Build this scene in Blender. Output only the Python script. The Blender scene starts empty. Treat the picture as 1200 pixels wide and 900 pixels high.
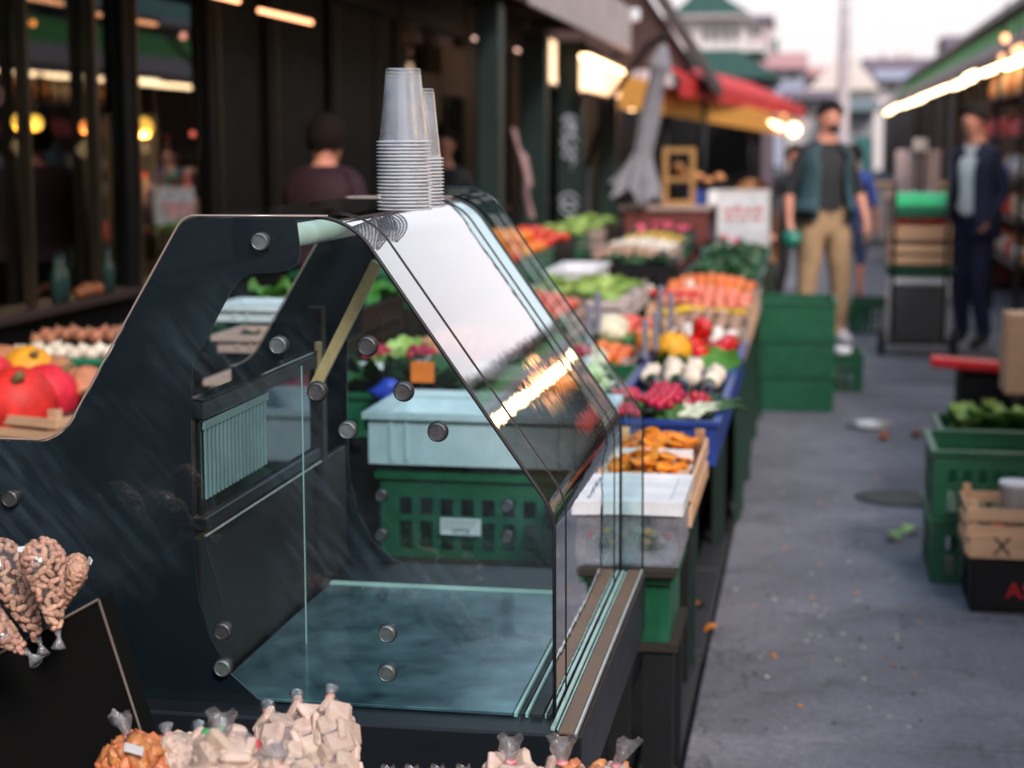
import bpy, bmesh, math, random
from mathutils import Vector, Matrix, Euler
rng = random.Random(7)
PI = math.pi
SC = bpy.context.scene
COL = SC.collection
# ------------------------------------------------------------------ camera
FPX, PITCH, YAW, CZ = 2000.0, math.radians(8.11), math.radians(9.9665), 1.54
cam_d = bpy.data.cameras.new('camera'); cam = bpy.data.objects.new('camera', cam_d); COL.objects.link(cam)
cam_d.sensor_width = 36; cam_d.lens = FPX / 1200 * 36; cam_d.clip_end = 2000; cam_d.clip_start = .05
cam.location = (0, 0, CZ); cam.rotation_euler = (PI/2 - PITCH, 0, YAW)
cam_d.dof.use_dof = True; cam_d.dof.focus_distance = 2.85; cam_d.dof.aperture_fstop = 2.9; cam_d.dof.aperture_blades = 0
SC.camera = cam
# ------------------------------------------------------------------ world and sun
SC.view_settings.view_transform = 'Standard'; SC.view_settings.look = 'None'
SC.view_settings.exposure = 0.32; SC.view_settings.gamma = 1
SC.cycles.transparent_max_bounces = 40; SC.cycles.max_bounces = 10
SC.cycles.sample_clamp_indirect = 6.0; SC.cycles.caustics_reflective = False; SC.cycles.caustics_refractive = False
SUN_EL, SUN_AZ = math.radians(38), math.radians(150)      # azimuth clockwise from +Y: from behind the camera, to the right
W = bpy.data.worlds.new('World'); SC.world = W; W.use_nodes = True
wn = W.node_tree.nodes; wl = W.node_tree.links; wn.clear()
sky = wn.new('ShaderNodeTexSky'); sky.sky_type = 'NISHITA'; sky.sun_disc = False
sky.sun_elevation = SUN_EL; sky.sun_rotation = SUN_AZ; sky.dust_density = 3.0; sky.air_density = 1.2
hs = wn.new('ShaderNodeHueSaturation'); hs.inputs['Saturation'].default_value = .55
mx = wn.new('ShaderNodeMixRGB'); mx.inputs[0].default_value = .72; mx.inputs[2].default_value = (10.6, 9.55, 9.8, 1)
tcw = wn.new('ShaderNodeTexCoord'); sxz = wn.new('ShaderNodeSeparateXYZ'); wl.new(tcw.outputs['Generated'], sxz.inputs[0])
crp = wn.new('ShaderNodeValToRGB'); crp.color_ramp.elements[0].position = .05; crp.color_ramp.elements[0].color = (1, .905, .925, 1)
crp.color_ramp.elements[1].position = .75; crp.color_ramp.elements[1].color = (.40, .58, .78, 1); wl.new(sxz.outputs['Z'], crp.inputs[0])
scl = wn.new('ShaderNodeVectorMath'); scl.operation = 'SCALE'; scl.inputs['Scale'].default_value = 10.8; wl.new(crp.outputs[0], scl.inputs[0]); wl.new(scl.outputs[0], mx.inputs[2])
bg = wn.new('ShaderNodeBackground'); bg.inputs[1].default_value = .10
wo = wn.new('ShaderNodeOutputWorld')
wl.new(sky.outputs[0], hs.inputs['Color']); wl.new(hs.outputs[0], mx.inputs[1]); wl.new(mx.outputs[0], bg.inputs[0]); wl.new(bg.outputs[0], wo.inputs[0])
sd = bpy.data.lights.new('sun', 'SUN'); sd.energy = 2.7; sd.angle = math.radians(14); sd.color = (1, .89, .82)
so = bpy.data.objects.new('sun', sd); COL.objects.link(so)
sv = Vector((math.sin(SUN_AZ)*math.cos(SUN_EL), math.cos(SUN_AZ)*math.cos(SUN_EL), math.sin(SUN_EL)))
so.rotation_euler = sv.to_track_quat('Z', 'Y').to_euler(); so.location = sv * 30

# ------------------------------------------------------------------ helpers
_F = Vector((-math.sin(YAW)*math.cos(PITCH), math.cos(YAW)*math.cos(PITCH), -math.sin(PITCH)))
_R = Vector((math.cos(YAW), math.sin(YAW), 0)); _U = _R.cross(_F)
def ray(x, y): return _F + _R*((x-600)/FPX) + _U*((450-y)/FPX)
def at(x, y, Y):                      # the point seen at photo pixel (x, y) on the plane Y = const
    d = ray(x, y); return Vector((0, 0, CZ)) + d*(Y/d.y)

def M(name, col, rough=.6, var=.18, scale=9., bump=0., bscale=60., metal=0., rnd=0., coat=0., emit=0., sss=0., col2=None, stretch=None, trans=0., spec=.5):
    m = bpy.data.materials.new(name); m.use_nodes = True
    n = m.node_tree.nodes; l = m.node_tree.links; b = n['Principled BSDF']
    c = tuple(col) + (1,)
    tc = n.new('ShaderNodeTexCoord'); mp = n.new('ShaderNodeMapping'); l.new(tc.outputs['Object'], mp.inputs[0])
    if stretch: mp.inputs['Scale'].default_value = stretch
    nz = n.new('ShaderNodeTexNoise'); nz.inputs['Scale'].default_value = scale; nz.inputs['Detail'].default_value = 5; nz.inputs['Roughness'].default_value = .62
    l.new(mp.outputs[0], nz.inputs['Vector'])
    mr = n.new('ShaderNodeMapRange'); mr.inputs['From Min'].default_value = .3; mr.inputs['From Max'].default_value = .7
    l.new(nz.outputs['Fac'], mr.inputs['Value'])
    mix = n.new('ShaderNodeMixRGB'); l.new(mr.outputs[0], mix.inputs[0])
    if col2: mix.inputs[1].default_value = c; mix.inputs[2].default_value = tuple(col2) + (1,)
    else:
        mix.inputs[1].default_value = tuple(max(0, x*(1-var)) for x in col) + (1,); mix.inputs[2].default_value = tuple(min(1, x*(1+var)) for x in col) + (1,)
    out = mix.outputs[0]
    if rnd:
        oi = n.new('ShaderNodeObjectInfo'); h = n.new('ShaderNodeHueSaturation')
        r1 = n.new('ShaderNodeMapRange'); r1.inputs['To Min'].default_value = 1-rnd*1.4; r1.inputs['To Max'].default_value = 1+rnd
        l.new(oi.outputs['Random'], r1.inputs['Value']); l.new(r1.outputs[0], h.inputs['Value'])
        w = n.new('ShaderNodeMath'); w.operation = 'MULTIPLY'; w.inputs[1].default_value = 7.3; l.new(oi.outputs['Random'], w.inputs[0])
        w2 = n.new('ShaderNodeMath'); w2.operation = 'FRACT'; l.new(w.outputs[0], w2.inputs[0])
        r2 = n.new('ShaderNodeMapRange'); r2.inputs['To Min'].default_value = .5-rnd*.06; r2.inputs['To Max'].default_value = .5+rnd*.06
        l.new(w2.outputs[0], r2.inputs['Value']); l.new(r2.outputs[0], h.inputs['Hue']); l.new(out, h.inputs['Color']); out = h.outputs[0]
    l.new(out, b.inputs['Base Color'])
    rr = n.new('ShaderNodeMapRange'); rr.inputs['To Min'].default_value = max(.02, rough*.8); rr.inputs['To Max'].default_value = min(1, rough*1.2)
    l.new(nz.outputs['Fac'], rr.inputs['Value']); l.new(rr.outputs[0], b.inputs['Roughness'])
    b.inputs['Specular IOR Level'].default_value = spec; b.inputs['Metallic'].default_value = metal; b.inputs['Coat Weight'].default_value = coat; b.inputs['Coat Roughness'].default_value = .12
    if sss: b.inputs['Subsurface Weight'].default_value = sss; b.inputs['Subsurface Radius'].default_value = (.01, .004, .002)
    if trans: b.inputs['Transmission Weight'].default_value = trans
    if bump:
        n2 = n.new('ShaderNodeTexNoise'); n2.inputs['Scale'].default_value = bscale; n2.inputs['Detail'].default_value = 4
        l.new(mp.outputs[0], n2.inputs['Vector'])
        bp = n.new('ShaderNodeBump'); bp.inputs['Strength'].default_value = bump; bp.inputs['Distance'].default_value = .01
        l.new(n2.outputs['Fac'], bp.inputs['Height']); l.new(bp.outputs[0], b.inputs['Normal'])
    if emit:
        l.new(out, b.inputs['Emission Color']); b.inputs['Emission Strength'].default_value = emit
    return m

def thin(name, tint=(.93, .97, .96), refl=1., rough=.0, base=.04, haze=0., hazecol=(.8, .85, .88), bump=0., bscale=20, stretch=None, hr=(.35, .75), rot=None, patch=0.):
    """sheet glass or film: see-through with angle-dependent mirror reflection, and optional haze"""
    m = bpy.data.materials.new(name); m.use_nodes = True
    n = m.node_tree.nodes; l = m.node_tree.links; n.clear()
    o = n.new('ShaderNodeOutputMaterial'); tr = n.new('ShaderNodeBsdfTransparent'); tr.inputs[0].default_value = tuple(tint) + (1,)
    gl = n.new('ShaderNodeBsdfGlossy'); gl.inputs['Roughness'].default_value = rough; gl.inputs['Color'].default_value = (1, 1, 1, 1)
    lw = n.new('ShaderNodeLayerWeight'); lw.inputs[0].default_value = .5
    p = n.new('ShaderNodeMath'); p.operation = 'POWER'; p.inputs[1].default_value = 5; l.new(lw.outputs['Facing'], p.inputs[0])
    a = n.new('ShaderNodeMath'); a.operation = 'MULTIPLY_ADD'; a.inputs[1].default_value = (1-base)*refl; a.inputs[2].default_value = base*refl; a.use_clamp = True
    l.new(p.outputs[0], a.inputs[0])
    s = n.new('ShaderNodeMixShader'); l.new(a.outputs[0], s.inputs[0]); l.new(tr.outputs[0], s.inputs[1]); l.new(gl.outputs[0], s.inputs[2])
    res = s.outputs[0]
    tc = n.new('ShaderNodeTexCoord'); mp = n.new('ShaderNodeMapping'); l.new(tc.outputs['Object'], mp.inputs[0])
    if stretch: mp.inputs['Scale'].default_value = stretch
    if rot:
        m0 = n.new('ShaderNodeMapping'); m0.inputs['Rotation'].default_value = rot; l.new(tc.outputs['Object'], m0.inputs[0]); l.new(m0.outputs[0], mp.inputs[0])
    nz = n.new('ShaderNodeTexNoise'); nz.inputs['Scale'].default_value = bscale; nz.inputs['Detail'].default_value = 5; l.new(mp.outputs[0], nz.inputs['Vector'])
    if bump:
        bp = n.new('ShaderNodeBump'); bp.inputs['Strength'].default_value = bump; bp.inputs['Distance'].default_value = .01
        l.new(nz.outputs['Fac'], bp.inputs['Height']); l.new(bp.outputs[0], gl.inputs['Normal'])
    if haze:
        df = n.new('ShaderNodeBsdfTranslucent'); df.inputs[0].default_value = tuple(hazecol) + (1,)
        d2 = n.new('ShaderNodeBsdfDiffuse'); d2.inputs[0].default_value = tuple(hazecol) + (1,)
        ad = n.new('ShaderNodeMixShader'); l.new(df.outputs[0], ad.inputs[1]); l.new(d2.outputs[0], ad.inputs[2])
        mr = n.new('ShaderNodeMapRange'); mr.inputs['From Min'].default_value = hr[0]; mr.inputs['From Max'].default_value = hr[1]
        mr.inputs['To Min'].default_value = haze*.2; mr.inputs['To Max'].default_value = haze*1.6; l.new(nz.outputs['Fac'], mr.inputs['Value'])
        fo = mr.outputs[0]
        if patch:
            n3 = n.new('ShaderNodeTexNoise'); n3.inputs['Scale'].default_value = patch; n3.inputs['Detail'].default_value = 3; l.new(tc.outputs['Object'], n3.inputs['Vector'])
            m3 = n.new('ShaderNodeMapRange'); m3.inputs['From Min'].default_value = .5; m3.inputs['From Max'].default_value = .66; l.new(n3.outputs['Fac'], m3.inputs['Value'])
            m4 = n.new('ShaderNodeMath'); m4.operation = 'MULTIPLY'; l.new(fo, m4.inputs[0]); l.new(m3.outputs[0], m4.inputs[1]); fo = m4.outputs[0]
        s2 = n.new('ShaderNodeMixShader'); l.new(fo, s2.inputs[0]); l.new(res, s2.inputs[1]); l.new(ad.outputs[0], s2.inputs[2]); res = s2.outputs[0]
    l.new(res, o.inputs['Surface'])
    return m

def EM(name, col, s):
    m = bpy.data.materials.new(name); m.use_nodes = True
    n = m.node_tree.nodes; b = n['Principled BSDF']; b.inputs['Base Color'].default_value = tuple(col) + (1,)
    b.inputs['Emission Color'].default_value = tuple(col) + (1,); b.inputs['Emission Strength'].default_value = s
    return m

class MB:
    def __init__(s): s.v = []; s.f = []; s.mi = []; s.sm = []
    def add(s, vs, fs, mi=0, smooth=False):
        k = len(s.v); s.v += [tuple(v) for v in vs]
        for f in fs: s.f.append(tuple(i+k for i in f)); s.mi.append(mi); s.sm.append(smooth)
        return s
    def box(s, x0, x1, y0, y1, z0, z1, mi=0, b=0., M4=None):
        x0, x1 = min(x0, x1), max(x0, x1); y0, y1 = min(y0, y1), max(y0, y1); z0, z1 = min(z0, z1), max(z0, z1)
        if b <= 0:
            vs = [(x, y, z) for z in (z0, z1) for y in (y0, y1) for x in (x0, x1)]
            fs = [(0, 2, 3, 1), (4, 5, 7, 6), (0, 1, 5, 4), (2, 6, 7, 3), (0, 4, 6, 2), (1, 3, 7, 5)]
        else:
            b = min(b, (x1-x0)*.45, (y1-y0)*.45, (z1-z0)*.45)
            vs = []; idx = {}
            for ix, X in enumerate((x0, x1)):
                for iy, Y in enumerate((y0, y1)):
                    for iz, Z in enumerate((z0, z1)):
                        sx, sy, sz = (1-2*ix)*b, (1-2*iy)*b, (1-2*iz)*b
                        for ax, p in enumerate(((X, Y+sy, Z+sz), (X+sx, Y, Z+sz), (X+sx, Y+sy, Z))):
                            idx[(ix, iy, iz, ax)] = len(vs); vs.append(p)
            g = lambda *k: idx[k]; fs = []
            for i in (0, 1):
                fs.append([g(i, 0, 0, 0), g(i, 0, 1, 0), g(i, 1, 1, 0), g(i, 1, 0, 0)][::(1 if i == 0 else -1)])
                fs.append([g(0, i, 0, 1), g(1, i, 0, 1), g(1, i, 1, 1), g(0, i, 1, 1)][::(1 if i == 0 else -1)])
                fs.append([g(0, 0, i, 2), g(0, 1, i, 2), g(1, 1, i, 2), g(1, 0, i, 2)][::(1 if i == 0 else -1)])
            def q(a, c, d, e, flip): fs.append([a, c, d, e][::(-1 if flip else 1)])
            for i in (0, 1):
                for j in (0, 1):
                    q(g(i, j, 0, 0), g(i, j, 0, 1), g(i, j, 1, 1), g(i, j, 1, 0), (i+j) % 2)
                    q(g(i, 0, j, 2), g(i, 0, j, 0), g(i, 1, j, 0), g(i, 1, j, 2), (i+j) % 2)
                    q(g(0, i, j, 1), g(0, i, j, 2), g(1, i, j, 2), g(1, i, j, 1), (i+j) % 2)
            for i in (0, 1):
                for j in (0, 1):
                    for k in (0, 1):
                        t = [g(i, j, k, 0), g(i, j, k, 1), g(i, j, k, 2)]; fs.append(t if (i+j+k) % 2 else t[::-1])
        if M4 is not None: vs = [tuple(M4 @ Vector(v)) for v in vs]
        return s.add(vs, fs, mi)
    def prism(s, pts, h0, h1, axis='y', mi=0, smooth=False):
        """polygon pts (2-D) swept from h0 to h1 along an axis; y: pts=(x,z); z: pts=(x,y); x: pts=(y,z)"""
        mk = {'y': lambda p, h: (p[0], h, p[1]), 'z': lambda p, h: (p[0], p[1], h), 'x': lambda p, h: (h, p[0], p[1])}[axis]
        n = len(pts); vs = [mk(p, h0) for p in pts] + [mk(p, h1) for p in pts]
        fs = [tuple(range(n))[::-1], tuple(range(n, 2*n))] + [(i, (i+1) % n, (i+1) % n+n, i+n) for i in range(n)]
        return s.add(vs, fs, mi, smooth)
    def lathe(s, prof, n=16, c=(0, 0, 0), mi=0, smooth=True, sx=1, sy=1, caps=True):
        vs = []; fs = []
        for r, z in prof:
            for i in range(n): a = 2*PI*i/n; vs.append((c[0]+r*sx*math.cos(a), c[1]+r*sy*math.sin(a), c[2]+z))
        m = len(prof)
        for j in range(m-1):
            for i in range(n): a = j*n+i; b = j*n+(i+1) % n; fs.append((a, b, b+n, a+n))
        if caps:
            if prof[0][0] > 1e-4: fs.append(tuple(range(n))[::-1])
            if prof[-1][0] > 1e-4: fs.append(tuple(range((m-1)*n, m*n)))
        return s.add(vs, fs, mi, smooth)
    def tube(s, pts, r, n=8, mi=0, smooth=True):
        pts = [Vector(p) for p in pts]; rs = r if isinstance(r, (list, tuple)) else [r]*len(pts)
        vs = []; fs = []; prev = None
        for k, p in enumerate(pts):
            d = (pts[min(k+1, len(pts)-1)] - pts[max(k-1, 0)]).normalized()
            up = Vector((0, 0, 1)) if abs(d.z) < .95 else Vector((1, 0, 0))
            if prev is not None: up = prev
            a = d.cross(up).normalized(); b = a.cross(d).normalized(); prev = b
            for i in range(n): t = 2*PI*i/n; vs.append(p + a*(rs[k]*math.cos(t)) + b*(rs[k]*math.sin(t)))
        for j in range(len(pts)-1):
            for i in range(n): a_ = j*n+i; b_ = j*n+(i+1) % n; fs.append((a_, b_, b_+n, a_+n))
        fs.append(tuple(range(n))[::-1]); fs.append(tuple(range((len(pts)-1)*n, len(pts)*n)))
        return s.add(vs, fs, mi, smooth)
    def blob(s, c, r, n=12, m=8, amp=0., seed=0, mi=0, ribs=0, ribamp=0., shape=None):
        """closed lumpy ball, c centre, r=(rx,ry,rz)"""
        q = random.Random(seed); ph = [(q.uniform(1, 3), q.uniform(0, 6), q.uniform(1, 3), q.uniform(0, 6)) for _ in range(3)]
        vs = [(c[0], c[1], c[2]-r[2])]; fs = []
        for j in range(1, m):
            t = PI*j/m - PI/2
            for i in range(n):
                a = 2*PI*i/n
                d = 1 + amp*sum(math.sin(p[0]*a+p[1])*math.cos(p[2]*t*2+p[3]) for p in ph)/2
                if ribs: d *= 1 - ribamp*abs(math.cos(a*ribs/2))**3*math.cos(t)
                k = shape(t) if shape else 1
                vs.append((c[0]+r[0]*d*k*math.cos(t)*math.cos(a), c[1]+r[1]*d*k*math.cos(t)*math.sin(a), c[2]+r[2]*math.sin(t)))
        vs.append((c[0], c[1], c[2]+r[2]))
        for i in range(n): fs.append((0, 1+(i+1) % n, 1+i))
        for j in range(m-2):
            for i in range(n): a = 1+j*n+i; b = 1+j*n+(i+1) % n; fs.append((a, b, b+n, a+n))
        e = len(vs)-1
        for i in range(n): fs.append((1+(m-2)*n+i, 1+(m-2)*n+(i+1) % n, e))
        return s.add(vs, fs, mi, True)
    def xf(s, M4): s.v = [tuple(M4 @ Vector(v)) for v in s.v]; return s
    def mesh(s, name, mats, origin=(0, 0, 0)):
        me = bpy.data.meshes.new(name); ox, oy, oz = origin
        me.from_pydata([(x-ox, y-oy, z-oz) for x, y, z in s.v], [], s.f)
        for m in (mats if isinstance(mats, (list, tuple)) else [mats]): me.materials.append(m)
        me.polygons.foreach_set('material_index', s.mi); me.polygons.foreach_set('use_smooth', s.sm); me.update()
        bm = bmesh.new(); bm.from_mesh(me); bmesh.ops.recalc_face_normals(bm, faces=bm.faces); bm.to_mesh(me); bm.free()
        return me
    def build(s, name, mats, parent=None, origin=(0, 0, 0), **kw): return link(name, s.mesh(name, mats, origin), parent, **kw)

def link(name, me, parent=None, loc=(0, 0, 0), rot=(0, 0, 0), scale=None, label=None, cat=None, group=None, kind=None):
    o = bpy.data.objects.new(name, me); COL.objects.link(o); o.location = loc; o.rotation_euler = rot
    if scale is not None: o.scale = scale if isinstance(scale, (list, tuple)) else (scale,)*3
    if parent: o.parent = parent
    for k, v in (('label', label), ('category', cat), ('group', group), ('kind', kind)):
        if v: o[k] = v
    return o
def thing(name, label, cat, loc=(0, 0, 0), rotz=0, group=None):
    return link(name, None, None, loc, (0, 0, rotz), None, label, cat, group)
def dup(root, loc=None, rot=None, label=None, group=None, scale=None):
    def cp(o, par):
        c = o.copy(); COL.objects.link(c)
        if par: c.parent = par
        for ch in o.children: cp(ch, c)
        return c
    r = cp(root, None)
    if loc is not None: r.location = loc
    if rot is not None: r.rotation_euler = rot
    if scale is not None: r.scale = (scale,)*3
    if label: r['label'] = label
    if group: r['group'] = group
    return r
def B(x0, x1, y0, y1, z0, z1, b=0.): return MB().box(x0, x1, y0, y1, z0, z1, 0, b)
def panel(us, vs_, holes, t):
    """watertight perforated panel in the xz plane, y from 0 to t; holes = set of (i, j) cells left open"""
    mb = MB(); nu, nv = len(us), len(vs_); V = []; idx = {}
    for k in (0, 1):
        for i in range(nu):
            for j in range(nv): idx[(i, j, k)] = len(V); V.append((us[i], k*t, vs_[j]))
    F = []
    solid = lambda i, j: 0 <= i < nu-1 and 0 <= j < nv-1 and (i, j) not in holes
    for i in range(nu-1):
        for j in range(nv-1):
            if not solid(i, j): continue
            F.append((idx[i, j, 0], idx[i+1, j, 0], idx[i+1, j+1, 0], idx[i, j+1, 0])); F.append((idx[i, j, 1], idx[i, j+1, 1], idx[i+1, j+1, 1], idx[i+1, j, 1]))
            for di, dj, a, b in ((-1, 0, (i, j), (i, j+1)), (1, 0, (i+1, j), (i+1, j+1)), (0, -1, (i, j), (i+1, j)), (0, 1, (i, j+1), (i+1, j+1))):
                if not solid(i+di, j+dj): F.append((idx[a[0], a[1], 0], idx[b[0], b[1], 0], idx[b[0], b[1], 1], idx[a[0], a[1], 1]))
    mb.add(V, F); return mb
def rz(a): return Matrix.Rotation(a, 4, 'Z')
def tr(x, y, z): return Matrix.Translation((x, y, z))
def text(name, body, size, mat, parent, loc, rot, label=None):
    cu = bpy.data.curves.new(name, 'FONT'); cu.body = body; cu.size = size; cu.extrude = .0006; cu.materials.append(mat)
    cu.align_x = 'CENTER'; cu.align_y = 'CENTER'
    tmp = bpy.data.objects.new('tmp', cu); COL.objects.link(tmp); dg = bpy.context.evaluated_depsgraph_get(); me = bpy.data.meshes.new_from_object(tmp.evaluated_get(dg)); bpy.data.objects.remove(tmp)
    return link(name, me, parent, loc, rot, label=label)
ORD = 'first second third fourth fifth sixth seventh eighth ninth tenth eleventh twelfth thirteenth fourteenth fifteenth sixteenth seventeenth eighteenth nineteenth twentieth'.split()
ORD += ['twenty-' + w for w in ORD[:9]] + ['thirtieth']

# ------------------------------------------------------------------ materials
m_concrete = M('pavement_concrete', (.18, .185, .22), .8, bump=.25, bscale=90, scale=2.2, col2=(.29, .295, .33))
def paving(name):
    m = M(name, (.115, .116, .145), .75, scale=1.3, col2=(.235, .237, .282), bump=.5, bscale=120)
    n = m.node_tree.nodes; l = m.node_tree.links; b = n['Principled BSDF']; src = b.inputs['Base Color'].links[0].from_socket
    ge = n.new('ShaderNodeNewGeometry')
    def layer(src, sc, det, lo, hi, a, c, fac=1.):
        z = n.new('ShaderNodeTexNoise'); z.inputs['Scale'].default_value = sc; z.inputs['Detail'].default_value = det; z.inputs['Roughness'].default_value = .7; l.new(ge.outputs['Position'], z.inputs['Vector'])
        r = n.new('ShaderNodeMapRange'); r.inputs['From Min'].default_value = lo; r.inputs['From Max'].default_value = hi; r.inputs['To Min'].default_value = a; r.inputs['To Max'].default_value = c; l.new(z.outputs['Fac'], r.inputs['Value'])
        x = n.new('ShaderNodeMixRGB'); x.blend_type = 'MULTIPLY'; x.inputs[0].default_value = fac; l.new(src, x.inputs[1]); l.new(r.outputs[0], x.inputs[2]); return x.outputs[0]
    o = layer(src, 1.1, 8, .35, .65, .72, 1.22); o = layer(o, 45, 4, .3, .7, .72, 1.25); o = layer(o, 4.5, 6, .56, .7, 1.0, .55)
    vo = n.new('ShaderNodeTexVoronoi'); vo.feature = 'DISTANCE_TO_EDGE'; vo.inputs['Scale'].default_value = .55
    ns = n.new('ShaderNodeTexNoise'); ns.inputs['Scale'].default_value = 3; ns.inputs['Detail'].default_value = 6; l.new(ge.outputs['Position'], ns.inputs['Vector'])
    ad = n.new('ShaderNodeMixRGB'); ad.blend_type = 'ADD'; ad.inputs[0].default_value = .7; l.new(ge.outputs['Position'], ad.inputs[1]); l.new(ns.outputs['Color'], ad.inputs[2]); l.new(ad.outputs[0], vo.inputs['Vector'])
    cr = n.new('ShaderNodeMapRange'); cr.inputs['From Min'].default_value = .0; cr.inputs['From Max'].default_value = .006; cr.inputs['To Min'].default_value = .55; cr.inputs['To Max'].default_value = 1; l.new(vo.outputs['Distance'], cr.inputs['Value'])
    xx = n.new('ShaderNodeMixRGB'); xx.blend_type = 'MULTIPLY'; xx.inputs[0].default_value = 1; l.new(o, xx.inputs[1]); l.new(cr.outputs[0], xx.inputs[2]); o = xx.outputs[0]
    l.new(o, b.inputs['Base Color']); return m
m_slab = paving('slab_concrete')
m_gutter = M('gutter_stone', (.022, .025, .032), .55, bump=.4, bscale=40, scale=6)
m_ground = M('ground_asphalt', (.07, .075, .085), .85, bump=.3)
m_navyprint = M('navy_printed_glass', (.007, .011, .016), .25, scale=3., col2=(.011, .016, .022))
m_base = M('case_base_metal', (.009, .012, .017), .38, spec=.35, scale=6, bump=.05)
m_deck = M('teal_steel_deck', (.02, .065, .09), .14, scale=9, col2=(.17, .31, .36), metal=.55, bump=.02, bscale=12)
m_brown = M('brown_strip', (.14, .085, .05), .5)
m_slat_refl = M('grey_teal_slat_reflection', (.16, .25, .27), .4)
m_alu = M('brushed_aluminium', (.62, .68, .68), .3, metal=.7, scale=20)
m_steel = M('steel_bolt', (.2, .2, .21), .4, metal=.95, scale=60, bump=.1)
m_steel2 = M('pale_steel_bolt', (.30, .36, .37), .35, metal=.85, scale=60, bump=.1)
m_rubber = M('black_rubber', (.01, .01, .011), .5)
m_tan = M('tan_edging', (.5, .38, .19), .5, scale=30)
m_tube = M('pale_green_tube', (.5, .62, .55), .35)
m_glass_edge = M('glass_edge', (.012, .03, .03), .1)
m_glass_lit = M('pale_glass_edge', (.32, .52, .5), .12)
m_mirror = M('dark_mirror', (.10, .12, .13), .07, metal=.9, scale=4)
g_side = thin('side_glass', (.84, .95, .965), 1.0, 0, .055, haze=.0)
g_painted_refl = thin('painted_reflection_glass', (.86, .955, .965), 1.0, 0, .05, haze=.13, hazecol=(.3, .45, .6), bscale=7, stretch=(1.4, 1, 9), hr=(.42, .8), rot=(0, -.85, 0), patch=3.3)  # bluish streaks painted into the haze as reflections of bags in the pane
g_bent = thin('bent_front_glass', (.90, .95, .95), 2.5, .012, .06, bump=.13, bscale=3.2, haze=.01)
g_shop = thin('shop_glass', (.8, .85, .86), 1.0, 0, .06)
g_cup = thin('clear_cup_plastic', (.965, .97, .98), .7, .15, .05, haze=.17, hazecol=(.9, .93, .97), bscale=30)
g_rim = thin('cup_rim_plastic', (.88, .89, .92), 1.2, .2, .08, haze=.6, hazecol=(.9, .92, .97), bscale=30, hr=(0, .5))
g_bag = thin('bag_film', (.97, .97, .97), 1.9, .15, .07, haze=.20, hazecol=(.95, .93, .95), bump=1., bscale=34, stretch=(1, 1, .4), hr=(.45, .75))
g_cone = thin('cone_film', (.97, .97, .97), 1.5, .12, .05, haze=.05, hazecol=(.95, .93, .95), bump=.8, bscale=30, stretch=(1, 1, .4))
g_bagneck = thin('gathered_film', (.9, .9, .92), 1.6, .14, .1, haze=.22, hazecol=(.85, .85, .9), bump=1, bscale=60)
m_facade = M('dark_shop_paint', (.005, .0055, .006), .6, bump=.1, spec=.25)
m_greenpaint = M('dark_green_paint', (.008, .022, .019), .45, scale=4, bump=.1, bscale=20)
m_gold = M('worn_brass_trim', (.07, .05, .03), .42, metal=.3)
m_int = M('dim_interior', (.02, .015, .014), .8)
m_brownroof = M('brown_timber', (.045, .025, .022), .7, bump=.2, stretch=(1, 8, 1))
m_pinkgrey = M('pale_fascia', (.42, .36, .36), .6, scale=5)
m_greenroof = M('green_copper_roof', (.03, .10, .09), .6, scale=6)
m_whitewall = M('pale_render', (.68, .62, .6), .8)
m_pinkwall = M('pink_render', (.58, .45, .45), .8)
m_mauve = M('mauve_tiles', (.17, .12, .15), .8)
m_bluegrey = M('blue_grey_metal_roof', (.38, .42, .55), .6)
m_red_awn = M('red_awning_cloth', (.62, .02, .02), .7)
m_orange_awn = M('amber_awning_cloth', (.75, .33, .05), .8)
m_green_awn = M('green_awning_cloth', (.07, .26, .04), .8)
m_taupe = M('taupe_awning_cloth', (.24, .19, .18), .8)
m_winpane = M('far_window_pane', (.09, .1, .12), .2)
e_tube = EM('warm_tube_light', (1, .62, .33), 7)
e_tubew = EM('strip_light', (1, .68, .38), 9)
e_sign = EM('warm_lit_sign', (1, .66, .40), 1.6)
e_globe = EM('amber_globe', (1, .50, .07), 1.7)
e_orange = EM('orange_bulb', (1, .28, .06), 1.6)
m_crate_g = M('green_crate_plastic', (.003, .075, .033), .42, scale=14, bump=.15, bscale=50, col2=(.012, .115, .055), rnd=.12)
m_crate_g2 = M('bright_green_plastic', (.02, .22, .12), .4)
m_crate_b = M('blue_crate_plastic', (.015, .045, .24), .4)
m_crate_k = M('black_crate_plastic', (.006, .006, .007), .55, spec=.3)
m_crate_w = M('white_blue_crate_plastic', (.56, .66, .72), .45, scale=18, var=.1, bump=.1)
m_wood = M('pale_crate_wood', (.66, .41, .25), .7, scale=6, bump=.25, stretch=(1, 1, 12), bscale=30)
m_wood2 = M('pinkish_crate_wood', (.42, .31, .27), .75, scale=6, bump=.2, stretch=(1, 1, 8))
m_paper = M('white_paper', (.72, .73, .77), .6)
m_liner = M('dark_liner', (.03, .035, .03), .8)
m_stalltop = M('stall_board', (.03, .025, .022), .8, spec=.25)
m_tarp = M('green_tarpaulin', (.006, .045, .025), .5, bump=.3, bscale=8)
m_darkmetal = M('dark_metal', (.010, .011, .013), .5, spec=.3)
m_redp = M('red_plastic', (.75, .012, .02), .4)
m_print_dark = M('dark_print', (.05, .035, .03), .7)
m_print_red = M('red_print', (.65, .01, .02), .6)
m_wicker = M('tan_wicker', (.4, .2, .09), .7, scale=40, bump=.4)
m_yellowwood = M('yellow_wood', (.42, .22, .07), .6)
m_brickbox = M('red_brown_box', (.16, .035, .03), .7)
m_umb = M('grey_umbrella_cloth', (.24, .23, .26), .85, bump=.3, bscale=10)
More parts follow.
